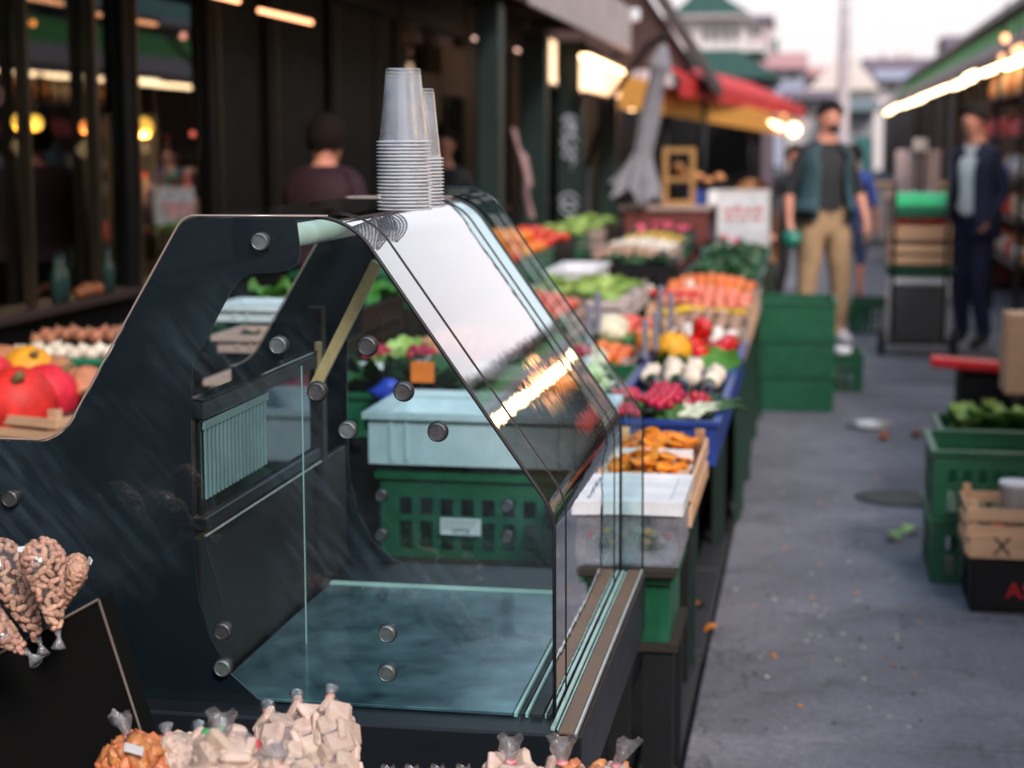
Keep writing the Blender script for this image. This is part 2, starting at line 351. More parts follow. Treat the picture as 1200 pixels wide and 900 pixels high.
m_graffiti = M('white_spray_paint', (.42, .45, .53), .7)
# produce
def V(name, col, rough=.35, rnd=.14, **k):
    k.setdefault('scale', 28.); k.setdefault('var', .3); k.setdefault('bump', .12); k.setdefault('bscale', 90.)
    return M(name, col, rough, rnd=rnd, **k)
v_orange = V('orange_peel', (.85, .22, .02), .45, bump=.1, bscale=200)
v_tomato = V('tomato_skin', (.72, .05, .02), .2)
v_apple = V('red_apple_skin', (.6, .04, .05), .25, col2=(.75, .2, .1))
v_peach = V('peach_skin', (.85, .36, .2), .6, col2=(.7, .12, .1))
v_mand = V('mandarin_peel', (.88, .2, .05), .45)
v_pepper = V('red_pepper_skin', (.62, .012, .022), .16, rnd=.08)
v_pump_r = V('red_pumpkin_skin', (.68, .02, .03), .6, rnd=.08, bump=.1)
v_pump_y = V('yellow_pumpkin_skin', (.8, .34, .02), .6)
v_butter = V('butternut_skin', (.60, .25, .13), .65)
v_melon = V('pale_green_melon_skin', (.33, .48, .20), .4, col2=(.6, .66, .38))
v_cauli = V('cauliflower_curd', (.74, .68, .5), .8, bump=.6, bscale=60, rnd=.06)
v_onion = V('white_onion_skin', (.78, .7, .66), .45, rnd=.06)
v_brownon = V('brown_onion_skin', (.38, .15, .08), .5)
v_pot = V('potato_skin', (.40, .25, .18), .7)
v_mush = V('mushroom_cap', (.75, .68, .58), .7, rnd=.06)
v_garlic = V('garlic_skin', (.76, .66, .55), .6, rnd=.06)
v_chant = V('chanterelle', (.82, .27, .02), .6, bump=.3, bscale=50)
v_egg = V('eggplant_skin', (.015, .008, .02), .12, rnd=.05)
v_radish = V('radish_skin', (.42, .012, .045), .3)
v_leaf = V('leaf_green', (.045, .17, .02), .45, col2=(.09, .26, .04))
v_leafd = V('dark_leaf', (.015, .065, .022), .5, col2=(.03, .1, .03))
v_lett = V('lettuce_leaf', (.20, .38, .06), .5, col2=(.4, .52, .16))
v_stalk = V('pale_stalk', (.6, .66, .5), .4)
v_stem = V('dry_stem', (.16, .12, .05), .7)
v_pink = V('pink_blossom', (.75, .12, .22), .6)
v_yel = V('yellow_skin', (.85, .5, .04), .35)
v_pistn = V('peanut_shell', (.55, .31, .22), .65, bump=.6, bscale=160, rnd=.2)
v_dried = V('dried_fruit', (.58, .20, .075), .42, rnd=.2, bump=.4, bscale=80)
v_sweet = V('pale_nougat', (.50, .34, .27), .7, rnd=.2, bump=.35, bscale=70, scale=25, col2=(.66, .52, .44))
v_jelly_r = V('red_jelly', (.6, .03, .07), .3); v_jelly_g = V('green_jelly', (.06, .38, .12), .3)
m_twist = M('red_white_twist', (.75, .5, .55), .5, scale=180, col2=(.7, .03, .06))
# people
k_skin = M('skin', (.62, .27, .19), .5, sss=.1); k_hair = M('dark_hair', (.012, .009, .009), .75, bump=.6, bscale=120, spec=.2)
k_black = M('black_cloth', (.012, .012, .015), .8, bump=.1); k_dshirt = M('charcoal_shirt', (.02, .021, .025), .8)
k_vest = M('teal_grey_vest', (.025, .065, .082), .7, bump=.8, bscale=16, scale=5, var=.35); k_khaki = M('khaki_cloth', (.36, .235, .13), .8, bump=1., bscale=9, scale=7, var=.25)
k_navy = M('navy_suit', (.010, .016, .055), .75, bump=.7, bscale=9, var=.3); k_white = M('white_shirt', (.93, .94, .98), .7)
k_jeans = M('dark_blue_cloth', (.03, .05, .12), .8); k_shoe = M('dark_shoe', (.015, .014, .014), .4); k_wshoe = M('white_trainer', (.65, .62, .66), .5)
k_maroon = M('maroon_jumper', (.022, .003, .010), .8, bump=.2); k_blue = M('bright_blue_cloth', (.015, .05, .26), .7); k_brown = M('dark_brown_hair', (.012, .007, .006), .8, bump=.5, bscale=120, spec=.15)
k_eye = M('eye', (.02, .02, .02), .2)

# ================================================================== SETTING
g = B(-400, 400, -60, 900, -.08, -.06).build('ground', m_ground, kind='structure')
pv = B(-.29, 14, -6, 120, -.06, -.035).build('aisle_pavement', m_ground, kind='structure')
q = random.Random(3)
sm_ = [MB().box(-.8+.006, .8-.006, -.618, .618, -.034, 0+.001*k, 0, .004).mesh('slab', m_slab) for k in range(3)]
for i in range(20):
    for j, cx in enumerate((.51, 2.12, 3.73)):
        if j == 2 and i % 2 and i > 14: continue
        link('slab', sm_[(i+j) % 3], pv, (cx, 1.2+i*1.25, 0))
B(-.28, 14, 26.0, 120, -.034, -.004).build('far_paving', m_concrete, pv)
B(4.56, 14, -6, 25.9, -.034, -.004).build('side_paving', m_concrete, pv)
B(-.28, 4.5, -6, .56, -.034, -.004).build('near_paving', m_concrete, pv)
gt = B(-.62, -.292, -6, 60, -.06, -.045).build('gutter', m_gutter, kind='structure')
ks = MB().box(-.05, .05, -.49, .49, -.04, .018, 0, .01).mesh('kerb_stone', m_gutter)
for i in range(18): link('kerb_stone', ks, gt, (-.345+q.uniform(-.003, .003), .5+i, q.uniform(-.004, .004)))
gs = MB().box(-.035, .035, -.49, .49, -.045, -.022, 0, .006).mesh('drain_channel', m_darkmetal)
for i in range(14): link('drain_channel', gs, gt, (-.45, .5+i, 0))
B(-9, -.5, -6, 60, -.05, -.012).build('stall_floor', m_gutter, kind='structure')

# manhole cover and litter on the aisle
mh = MB(); mh.lathe([(.001, .001), (.165, .001), (.17, .003), (.17, .006), (.165, .008), (.12, .006), (.001, .006)], 28)
t = thing('manhole_cover', 'round dark iron cover in the paving left of the green crates', 'manhole cover', (.40, 7.45, 0)); mh.build('cover', m_darkmetal, t)
MB().lathe([(.17, .001), (.195, .001), (.195, .004), (.17, .004)], 28).build('rim', m_gutter, t)
def crumple(seed, r, n=9, m=6): return MB().blob((0, 0, r[2]*.8), r, n, m, .9, seed)
p = Vector((.318, 9.27, 0)); crumple(5, (.10, .045, .03)).build('plastic_bag', m_paper, loc=p, label='crumpled white plastic scrap lying flat in the middle of the aisle', cat='litter')
MB().blob((0, 0, .022), (.024, .024, .022), 10, 7).build('mandarin', v_mand, loc=(.39, 8.95, 0), label='small orange fruit dropped on the paving beside the white scrap', cat='fruit')
MB().blob((0, 0, .022), (.03, .02, .02), 10, 7, .3).build('walnut_husk', v_brownon, loc=(.56, 9.05, 0), label='brown husk on the paving behind the big green crate', cat='litter')
def leafmesh(nm, mat, l=.07, w=.03, curl=.02):
    mb = MB(); vs = []; fs = []
    for i in range(5):
        u = i/4; ww = w*math.sin(PI*min(.97, u*.92+.06)); z = curl*math.sin(PI*u)
        vs += [(u*l, -ww, z+.3*ww), (u*l, 0, z), (u*l, ww, z+.3*ww)]
    for i in range(4):
        for j in range(2): a = i*3+j; fs.append((a, a+1, a+4, a+3))
    mb.add(vs, fs, 0, True); return mb.mesh(nm, mat)
lf_g = leafmesh('fallen_leaf', v_lett, .09, .035); lf_o = leafmesh('fallen_leaf', v_chant, .07, .02); lf_s = leafmesh('fallen_leaf', v_stalk, .03, .012); lf_b = leafmesh('fallen_leaf', v_pot, .03, .012)
for (x, y, me, txt) in [(1052, 632, lf_g, 'pale green cabbage leaf on the paving left of the green crates'), (1060, 625, lf_g, 'second pale green leaf touching the first on the paving'),
                        (826, 712, lf_o, 'orange leaf lying in the gutter beside the stall legs'), (824, 742, lf_o, 'lower of the two orange leaves in the gutter')]:
    d = ray(x, y); P0 = Vector((0, 0, CZ)) + d*(-(CZ-.012)/d.z); link('fallen_leaf', me, None, P0, (0, 0, rng.uniform(0, 6)), label=txt, cat='leaf')
bits = MB()
for i in range(120):
    px, py = rng.gauss(1000, 90), rng.uniform(560, 860)
    if px < 810+(900-py)*.2 or px > 1080: continue
    d = ray(px, py); P0 = Vector((0, 0, CZ)) + d*(-(CZ-.004)/d.z); s_ = rng.uniform(.002, .009)
    bits.blob((P0.x, P0.y, .003), (s_, s_*.7, .003), 6, 4, .4, i, rng.choice([0, 0, 1, 2]))
bits.build('litter_crumbs', [v_stalk, v_chant, v_leafd], label='tiny scraps of leaf and peel scattered over the paving', kind='stuff')

# ================================================================== LEFT SHOP PAVILION
FX = -3.0
pav = thing('shop_pavilion', 'dark shop front with tall windows behind the left stalls', 'building', (FX, 0, 0))
def pb(nm, mat, x0, x1, y0, y1, z0, z1, b=.006, par=pav, **k): return B(x0, x1, y0, y1, z0, z1, b).build(nm, mat, par, (FX, 0, 0), **k)
Ys = [-8, -5, -2, 1, 3.2, 5.2, 7.22, 8.30, 9.25, 10.5, 12.2, 14.6, 16.9, 19.2]
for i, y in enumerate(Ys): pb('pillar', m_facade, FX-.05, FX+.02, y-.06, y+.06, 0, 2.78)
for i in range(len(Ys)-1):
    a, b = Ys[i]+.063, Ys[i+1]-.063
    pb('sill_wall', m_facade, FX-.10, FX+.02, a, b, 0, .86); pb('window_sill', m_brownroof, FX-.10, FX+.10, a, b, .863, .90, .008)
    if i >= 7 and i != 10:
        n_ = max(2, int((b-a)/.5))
        for k_ in range(n_): pb('added_dark_board', m_facade, FX-.03, FX-.005-.008*(k_ % 2), a+(b-a)*k_/n_+.002, a+(b-a)*(k_+1)/n_-.002, .903, 2.4)  # opaque dark boards added instead of panes, to keep this stretch black
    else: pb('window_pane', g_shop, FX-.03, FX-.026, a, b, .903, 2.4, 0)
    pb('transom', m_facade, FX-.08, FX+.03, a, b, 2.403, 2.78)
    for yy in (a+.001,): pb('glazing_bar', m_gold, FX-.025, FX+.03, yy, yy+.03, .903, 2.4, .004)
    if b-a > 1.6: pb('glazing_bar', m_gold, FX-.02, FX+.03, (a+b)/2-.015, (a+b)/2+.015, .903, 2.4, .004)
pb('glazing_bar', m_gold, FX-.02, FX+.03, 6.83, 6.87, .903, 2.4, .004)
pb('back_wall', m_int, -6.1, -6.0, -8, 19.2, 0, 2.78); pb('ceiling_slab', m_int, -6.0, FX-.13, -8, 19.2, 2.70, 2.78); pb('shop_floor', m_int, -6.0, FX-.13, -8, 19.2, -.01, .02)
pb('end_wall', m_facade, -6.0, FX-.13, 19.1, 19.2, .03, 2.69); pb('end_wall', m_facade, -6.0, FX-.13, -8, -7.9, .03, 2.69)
pb('canopy', m_brownroof, -6.0, -1.93, -8, 17.9, 2.79, 2.88); 
for y in [-6, -3, 0, 3, 6, 9, 12, 15, 17.6]: pb('rafter', m_brownroof, FX+.07, -1.95, y, y+.09, 2.66, 2.785)
for i in range(56):
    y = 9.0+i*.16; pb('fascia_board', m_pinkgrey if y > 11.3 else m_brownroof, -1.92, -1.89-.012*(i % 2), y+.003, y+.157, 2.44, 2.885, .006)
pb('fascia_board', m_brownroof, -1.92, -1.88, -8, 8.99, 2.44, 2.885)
# strip lights under the canopy
def tubelight(p0, p1, r, lab, mat=e_tube, grp=None, hang=None):
    p0, p1 = Vector(p0), Vector(p1); t = thing('strip_light', lab, 'strip light', p0, group=grp)
    MB().tube([Vector((0, 0, 0)), p1-p0], r, 8).build('light_tube', mat, t)
    d = (p1-p0); MB().tube([Vector((0, 0, r*1.9)), d+Vector((0, 0, r*1.9))], r*.9, 6).build('housing', m_darkmetal, t)
    if hang: MB().tube([d*.5+Vector((0, 0, r*2)), d*.5+Vector((0, 0, hang))], .005, 5).build('hanger', m_darkmetal, t)
    return t
for k, (y0, y1, z, x) in enumerate([(7.15, 7.6, 2.17, -2.6), (7.9, 8.75, 2.15, -2.6), (13.1, 14.1, 2.32, -2.6), (15.0, 15.9, 2.33, -2.6)]):
    tubelight((x, y0, z), (x, y1, z), .012, ['short warm tube light at the top of the dark shop front', 'long orange tube light above the man in maroon', 'pale tube light under the canopy left of the lit signs', 'tube light under the canopy nearest the lit signs'][k], EM('tube_%d' % 1, (1, .42, .2) if k < 2 else (1, .6, .5), 3.0 if k < 2 else 1.6), 'tube lights under the left canopy', 2.66-z)
# globes and bulbs inside the shop
def lamp(px, py, Y, r, mat, lab, nm='globe_lamp'):
    p = at(px, py, Y); t = thing(nm, lab, 'lamp', p, group='lamps glowing inside the left shop')
    MB().blob((0, 0, 0), (r, r, r*1.02), 16, 10).build('globe', mat, t); MB().tube([(0, 0, r), (0, 0, 2.69-p.z)], .004, 5).build('cord', m_darkmetal, t)
def lamp_light(px, py, Y, w):
    ld = bpy.data.lights.new('globe_light', 'POINT'); ld.energy = w; ld.color = (1, .62, .3); ld.shadow_soft_size = .04; ld.specular_factor = 0.15; lo = bpy.data.objects.new('globe_light', ld); COL.objects.link(lo); lo.location = at(px, py, Y)+Vector((0, -.02, -.12))
lamp_light(25, 143, 8.2, 9); lamp_light(168, 149, 9.65, 34); lamp_light(101, 149, 8.9, 7)
lamp(25, 143, 8.2, .047, e_globe, 'amber globe lamp, leftmost, behind the first shop window'); lamp(41, 144, 8.35, .042, e_globe, 'amber globe lamp half hidden by the leftmost globe')
lamp(101, 149, 8.9, .036, e_orange, 'small orange globe lamp behind the second shop window'); lamp(168, 149, 9.65, .058, e_globe, 'round amber globe lamp above the red packets on the shop shelf')
for k, (x, y, m, l) in enumerate([(38, 27, e_orange, 'teardrop orange bulb at the top of the first shop window'), (215, 42, EM('rose_bulb', (1, .35, .25), 1.5), 'small rosy bulb high in the third shop window'),
        (239, 122, e_orange, 'upper of two tiny orange bulbs on the dark pillar'), (239, 134, e_orange, 'lower of two tiny orange bulbs on the dark pillar'), (226, 157, EM('red_bulb', (1, .16, .12), 1.2), 'dim red bulb beside the white hanging cloth'),
        (252, 158, EM('red_bulb', (1, .16, .12), 1.0), 'first of two dim red bulbs near the maroon man'), (262, 157, EM('red_bulb', (1, .16, .12), 1.0), 'second of two dim red bulbs near the maroon man')]):
    lamp(x, y, 9.0 if k < 2 else 8.75, .017 if k > 1 else .02, m, l, 'bulb')
sw = MB(); 
for k_, (cx_, cz_) in enumerate([(0, 0), (.075, -.012), (.15, -.03), (.215, -.055), (.255, -.10)]):
    sw.tube([(0, cx_+.034*math.cos(a_), cz_+.05*math.sin(a_)*(1 if k_ % 2 else .8)) for a_ in [2.6+i_*.55*(1 if k_ % 2 else 1) for i_ in range(9)]], .006, 6)
p = at(2, 96, 6.9); t = thing('window_script', 'dull pink looping sign script hanging behind the first shop window', 'sign', (FX-.12, 6.0, 1.82)); sw.build('script', M('dusty_pink_glow', (.45, .2, .18), .5, emit=.25), t, kind='stuff')  # faint glow put into the material of the script itself
MB().tube([(0, .1, .04), (0, .1, .86)], .003, 5).build('cord', m_darkmetal, t)
# shelf of goods inside
sh = thing('display_shelf', 'dark shelf unit of red packets seen through the shop window', 'shelf', (-4.2, 11, 0))
for z in (.84, 1.02, 1.2, 1.42): B(-.18, .18, -.85, .75, z, z+.02, .004).build('shelf_board', m_int, sh)
for y in (-.85, .75): B(-.18, .18, y, y+.03, 0, 1.7).build('upright', m_int, sh)
pk = [M('packet_%s' % n, c, .4) for n, c in (('red', (.6, .04, .05)), ('pale', (.6, .5, .5)), ('pink', (.6, .2, .22)), ('teal', (.05, .2, .22)), ('red', (.5, .03, .04)))]
k = 0
for z in (.86, 1.04, 1.22):
    y = -.8
    while y < .7:
        w = rng.uniform(.06, .11); h = rng.uniform(.08, .15); mt = rng.randrange(5)
        B(-w/2, w/2, -w/2, w/2, 0, h, .008).build('packet', pk[mt], loc=(-4.08, 11+y+w/2, z), label=f"{['red', 'pale', 'pink', 'teal', 'dark red'][mt]} packet, {ORD[min(k, 28)]} along the {['lowest', 'middle', 'upper'][int((z-.8)/.18)]} shelf behind the shop window", cat='packet', group='packets on the shelf inside the left shop')
        y += w+.02; k += 1
    k = 0
for (px, py, Y, l, r, h) in [(195, 240, 10.6, 'tall pale bottle standing among red packets behind the shop window', .07, .42), (170, 240, 9.6, 'short white bottle near the shop window bar', .045, .17)]:
    p = at(px, py, Y); t = thing('bottle', l, 'bottle', p); MB().lathe([(r, 0), (r, h*.55), (r*.45, h*.75), (r*.4, h)], 14).build('body', M('pale_bottle', (.62, .4, .4), .4), t)
    MB().lathe([(r*.45, h), (r*.45, h*1.08)], 12).build('cap', m_print_red, t); B(-.04, .04, -.04, .04, -(p.z-.84) if p.z > 1 else -.1, -.002).build('stand', m_int, t)
p = at(245, 185, 8.8); 
t = thing('hanging_cloth', 'narrow white cloth hanging beside the dark pillar', 'cloth', (p.x, p.y, p.z-.2))
cl = MB(); cl.add([(x*.045+.01*math.sin(z*3), .012*math.sin(x*5+z), .2-z*.024) for z in range(9) for x in (-1, -.5, 0, .5, 1)], [(a*5+b, a*5+b+1, a*5+b+6, a*5+b+5) for a in range(8) for b in range(4)], 0, True)
cl.build('cloth', m_paper, t); B(-.06, .06, -.01, .01, .2, .22).build('hanger', m_darkmetal, t)
MB().tube([(0, 0, .22), (0, 0, 2.66-p.z+.2)], .004, 5).build('cord', m_darkmetal, t)
# brown notice boards and things on the facade
for (y0, y1, z0, z1, l) in [(12.45, 13.3, 1.68, 2.05, 'brown notice board high on the dark shop front'), (13.35, 14.3, 1.9, 2.3, 'second brown board further along the shop front')]:
    B(-.01, .02, y0, y1, z0, z1, .005).build('notice_board', M('brown_board', (.12, .07, .05), .7, scale=30), loc=(FX+.07, 0, 0), label=l, cat='notice board')
# free standing green pillars with graffiti, lit signs
def pillar(px, Y, w, l, x=None, graf=False):
    X = at(px, 250, Y).x; t = thing('canopy_post', l, 'post', (X, Y, 0)); B(-w/2, w/2, -.1, .1, 0, 2.43, .012).build('shaft', m_greenpaint, t)
    B(-w/2-.03, w/2+.03, -.13, .13, 0, .25, .01).build('foot', m_greenpaint, t)
    if graf:
        mk = MB(); qq = random.Random(4)
        for (zc, s) in ((1.72, .055), (1.62, .05), (1.53, .06), (1.43, .055), (1.0, .075), (.93, .07)):
            pts = [(s*math.cos(a)*(1+.25*math.sin(2*a+zc*9)), -.106, zc+s*.9*math.sin(a)) for a in [i*.7 for i in range(9)]]
            mk.tube(pts, .011, 5)
        mk.tube([(-.04, -.106, 1.77), (.05, -.106, 1.66), (-.05, -.106, 1.5), (.05, -.106, 1.38), (.0, -.106, 1.25)], .01, 5)
        mk.build('graffiti', m_graffiti, t, kind='stuff')
    return t
pillar(669, 15.6, .24, 'dark green post with white graffiti scribbles behind the stall', graf=True); pillar(626, 14.2, .22, 'dark green canopy post just left of the small lit sign')
pillar(712, 18.0, .20, 'dark post behind the folded umbrella arm'); pillar(575, 11.0, .15, 'slim dark canopy post right of the stacked cups')
for (x, y0, y1, z0, z1, l) in [(-2.27, 14.55, 15.0, 2.03, 2.40, 'small glowing square sign under the pale fascia'), (-2.05, 15.3, 18.2, 1.98, 2.30, 'long glowing cream sign panel beside the folded umbrella')]:
    t = thing('lit_sign', l, 'sign', (x, y0, z0)); B(-.03, .03, 0, y1-y0, 0, z1-z0, .01).build('lit_panel', e_sign, t)
    B(-.04, .04, -.01, y1-y0+.01, z1-z0+.002, z1-z0+.03).build('cap_rail', m_darkmetal, t); B(-.04, .04, -.01, y1-y0+.01, -.03, -.002).build('cap_rail', m_darkmetal, t)
    for yy in (.1, (y1-y0)-.1): MB().tube([(0, yy, z1-z0+.03), (0, yy, 2.79-z0)], .008, 5).build('hanger', m_darkmetal, t)
# pale cloth hanging between posts
cl = MB(); cl.add([(.03*math.sin(j*1.3+i*.2)+i*.012+(.05 if 3 < i < 9 else 0)*(j/6), j*.012, -i*.055) for i in range(14) for j in range(7)], [(a*7+b, a*7+b+1, a*7+b+8, a*7+b+7) for a in range(13) for b in range(6)], 0, True)
p = at(599, 150, 13.5); cl.build('hanging_cloth', M('dusty_pink_cloth', (.35, .22, .22), .8), loc=p, label='twisted dusty pink cloth hanging between two dark posts', cat='cloth')
MB().tube([(p.x, p.y+.03, p.z), (p.x, p.y+.03, 2.66)], .006, 5).build('cord', m_darkmetal, loc=(0, 0, 0), label='cord holding the dusty pink cloth under the canopy', cat='cord')

# second pavilion with steep brown gable further along
g2 = thing('gabled_kiosk', 'market kiosk with steep overhanging brown roof beyond the umbrella', 'building', (-2.8, 20, 0))
def gb(nm, mat, *a, **k): return B(*a).build(nm, mat, g2, (-2.8, 20, 0), **k)
MB().prism([(-1.17, 2.24), (-3.3, 5.6), (-5.6, 2.24), (-5.6, 2.1), (-3.3, 5.38), (-1.15, 2.10)], 19.6, 22, 'y').build('roof', m_brownroof, g2, (-2.8, 20, 0))
gb('wall', m_facade, -5.0, -2.9, 20.2, 40, 0, 2.2); gb('gable_wall', M('brown_board_wall', (.07, .03, .03), .8), -4.4, -2.2, 20.0, 20.15, 2.3, 3.5)
MB().prism([(-1.35, 2.35), (-3.3, 5.2), (-5.25, 2.35)], 19.75, 19.9, 'y').build('gable_board', M('brown_gable', (.06, .03, .028), .8), g2, (-2.8, 20, 0))
p = at(742, 18, 18.4); t = thing('flood_lamp', 'small white flood lamp fixed under the gable', 'lamp', p); B(-.07, .07, -.05, .05, -.07, .07, .02).build('housing', m_paper, t)
MB().tube([(0, .05, 0), (0, 1.4, .1)], .012, 5).build('bracket', m_darkmetal, t)
t = thing('kiosk_row', 'dark row of closed kiosks under the red awning', 'building', (-2.05, 36, 0)); B(-.85, .95, 0, 1.2, 0, 2.25, .02).build('wall', m_int, t)
for k_ in range(5): B(-.8+.34*k_, -.5+.34*k_, -.03, -.002, .9, 2.0, .01).build('shutter', m_facade, t)
# awnings beyond: amber below, red above
def sheet(pts, nm, mat, par, t=.02, origin=(0, 0, 0)):
    n = len(pts); vs = [tuple(p) for p in pts] + [(p[0], p[1], p[2]-t) for p in pts]
    fs = [tuple(range(n)), tuple(range(n, 2*n))[::-1]] + [(i, (i+1) % n, (i+1) % n+n, i+n) for i in range(n)]
    return MB().add(vs, fs).build(nm, mat, par, origin)
A = at(797, 88, 18.4); Bq = at(943, 126, 38)
aw = thing('red_awning', 'bright red awning reaching over the stalls toward the aisle', 'awning', A)
sheet([A, Bq, (Bq.x-1.2, Bq.y, Bq.z+.55), (A.x-.35, A.y+.4, A.z+.22)], 'canopy_cloth', m_red_awn, aw, origin=A)
sheet([A+Vector((0, 0, -.01)), Bq+Vector((0, 0, -.01)), Bq+Vector((0, -.03, -.02)), A+Vector((0, -.03, -.02))], 'valance', m_red_awn, aw, .2, origin=A)
for u in (.15, .45, .8):
    p = A.lerp(Bq, u); MB().tube([(p.x-.1, p.y, p.z), (p.x-.1, p.y, 0)], .035, 6).build('post', m_darkmetal, aw, A)
A = at(727, 86, 16.4); Bq = at(938, 141, 33)
aw = thing('amber_awning', 'dull amber awning with tube lights below the red one', 'awning', A)
sheet([A, Bq, (Bq.x-1.4, Bq.y, Bq.z+.35), (A.x-1.0, A.y+1.5, A.z+.25)], 'canopy_cloth', m_orange_awn, aw, origin=A)
sheet([A+Vector((0, 0, -.01)), Bq+Vector((0, 0, -.01)), Bq+Vector((0, -.03, -.02)), A+Vector((0, -.03, -.02))], 'valance', m_orange_awn, aw, .30, origin=A)
for u in (.2, .7):
    p = A.lerp(Bq, u); MB().tube([(p.x-.15, p.y, p.z), (p.x-.15, p.y, 0)], .035, 6).build('post', m_darkmetal, aw, A)
for k, (x0, y0, x1, y1, Y0, Y1) in enumerate([(806, 124, 855, 138, 21.5, 25.0), (860, 139, 878, 143, 25.2, 27), (897, 142, 916, 149, 28, 29.6), (684, 66, 728, 86, 15.3, 18), (734, 100, 742, 127, 18.4, 18.6)]):
    tubelight(at(x0, y0, Y0), at(x1, y1, Y1), .045 if k < 3 else .04, ['long warm tube light under the amber awning', 'short warm tube light next in line under the amber awning', 'warm tube light at the aisle end of the amber awning', 'bright tube along the top of the long glowing sign', 'short upright warm light left of the folded umbrella'][k], e_tube, 'tube lights under the awnings')
for k, (x, y, Y, r, c, l) in enumerate([(930, 152, 30, .12, (1, .85, .6), 'brightest round lamp at the aisle end of the red awning'), (918, 139, 31, .08, (1, .4, .2), 'small orange lamp above the brightest awning lamp'), (747, 117, 20, .05, (.5, 1, .9), 'small cold white lamp left of the folded umbrella'), (737, 122, 19.4, .07, (1, .4, .2), 'blurry orange lamp left of the folded umbrella'), (909, 153, 30, .05, (1, .45, .35), 'small rosy lamp left of the brightest awning lamp')]):
    p = at(x, y, Y); t = thing('hanging_lamp', l, 'lamp', p, group='lamps under the awnings'); MB().blob((0, 0, 0), (r, r, r), 12, 8).build('globe', EM('lamp_glow', c, 3.2 if k == 0 else 1.5), t); MB().tube([(0, 0, r), (0, 0, r+.35)], .01, 5).build('cord', m_darkmetal, t)

# folded cantilever umbrella
p0 = at(778, 52, 15); p1 = at(744, 228, 15)
um = thing('folded_umbrella', 'folded grey cantilever umbrella leaning over the vegetable stall', 'umbrella', (p1.x, p1.y, 0))
ax = (p1-p0); prof = [(0, .02), (.04, .045), (.12, .085), (.16, .09), (.19, .062), (.5, .085), (.72, .075), (.8, .10), (.9, .155), (1.0, .20)]
vs = []; n = 56
d = ax.normalized(); sx_ = Vector((1, 0, 0)) - d*d.x; sx_.normalize(); sy_ = d.cross(sx_)
for u, r in prof:
    for i in range(n):
        a = 2*PI*i/n; rr = r*(1+(.30 if u > .75 else .16)*(abs(math.cos(a*4+u*3))-.5)*2); sag = .05*math.sin(a*5+2) if u > .95 else 0
        vs.append(p0 + ax*(u+sag) + sx_*(rr*math.cos(a)) + sy_*(rr*math.sin(a)))
fs = [(j*n+i, j*n+(i+1) % n, (j+1)*n+(i+1) % n, (j+1)*n+i) for j in range(len(prof)-1) for i in range(n)]
MB().add(vs, fs, 0, True).build('folded_canopy', m_umb, um, (p1.x, p1.y, 0))
MB().tube([p0+Vector((0, 0, .02)), p0-d*.08, at(760, 52, 15.1), at(712, 120, 15.4), at(688, 195, 15.6)], .028, 8).build('arm', m_darkmetal, um, (p1.x, p1.y, 0))
MB().tube([at(688, 195, 15.6), (at(688, 195, 15.6).x, 15.6, 0)], .04, 8).build('pole', m_darkmetal, um, (p1.x, p1.y, 0))
MB().lathe([(.06, -.02), (.065, .0), (.06, .02)], 12, c=tuple(p0+ax*.17)).build('strap', m_darkmetal, um, (p1.x, p1.y, 0))

# planter counter, wooden frame, wicker chair, white sign board behind the stall
X0 = at(731, 240, 15.0).x; X1 = at(829, 240, 15).x
t = thing('counter_box', 'red brown counter box behind the vegetables', 'counter', ((X0+X1)/2, 15.2, 0))
B(-(X1-X0)/2, (X1-X0)/2, -.25, .25, 0, .93, .01).build('body', m_brickbox, t); B(-(X1-X0)/2-.03, (X1-X0)/2+.03, -.28, .28, .933, .975, .01).build('counter_top', m_wood2, t)
X0 = at(775, 240, 15).x; t = thing('wooden_rack', 'upright yellow wooden display frame standing on the red brown box', 'display frame', (X0, 15.1, .976))
panel([0, .045, .24, .285], [0, .045, .21, .245, .46, .505], {(1, 1), (1, 3)}, .05).build('frame', m_yellowwood, t)
for k, (x, y, r) in enumerate([(795, 196, .05), (800, 203, .055), (818, 207, .05), (830, 212, .045), (843, 208, .05)]):
    p = at(x, y, 15.35); MB().blob((0, 0, 0), (r, r, r*.8), 10, 7, .15, k).build('bread_roll', M('roll_crust', (.6, .25, .09), .6), loc=p, label=f'small orange brown roll, {ORD[k]} from the left on the rack behind the frame', cat='roll', group='rolls on the rack')
t = thing('bread_rack', 'thin dark rack carrying rolls behind the yellow frame', 'rack', (at(815, 220, 15.35).x, 15.35, .976)); B(-.3, .3, -.08, .08, .18, .20).build('shelf_board', m_darkmetal, t)
for x in (-.28, .28): B(x-.01, x+.01, -.01, .01, 0, .18).build('leg', m_darkmetal, t)
for i, z in enumerate((.03, .1)): B(-.1+.2*i, .08+.2*i, -.06, .06, 0, .13, .01).build('carton', k_white if i else k_blue, loc=(at(830, 230, 15.3).x-.1, 15.28, .977), label=['blue carton', 'white carton'][i]+' on the red brown counter behind the vegetables', cat='carton')
Xa = at(841, 222, 14.3).x; Xb = at(903, 222, 14.3).x; zt = at(870, 222, 14.3).z; zb = at(870, 306, 14.3).z
t = thing('sign_board', 'white sign board with faded red writing at the end of the stall', 'sign', ((Xa+Xb)/2, 14.3, zb)); w = (Xb-Xa)/2
B(-w+.02, w-.02, 0, .02, .02, zt-zb-.02).build('board', m_paper, t)
panel([-w, -w+.025, w-.025, w], [0, .025, zt-zb-.025, zt-zb], {(1, 1)}, .03).xf(tr(0, -.005, 0)).build('frame', m_whitewall, t)
mk = MB()
for k in range(4): mk.box(-w*.75+k*.085, -w*.75+k*.085+.06, -.004, -.001, .40, .44+.012*(k % 2))
for k in range(3): mk.box(-w*.7+k*.11, -w*.7+k*.11+.08, -.004, -.001, .34, .37)
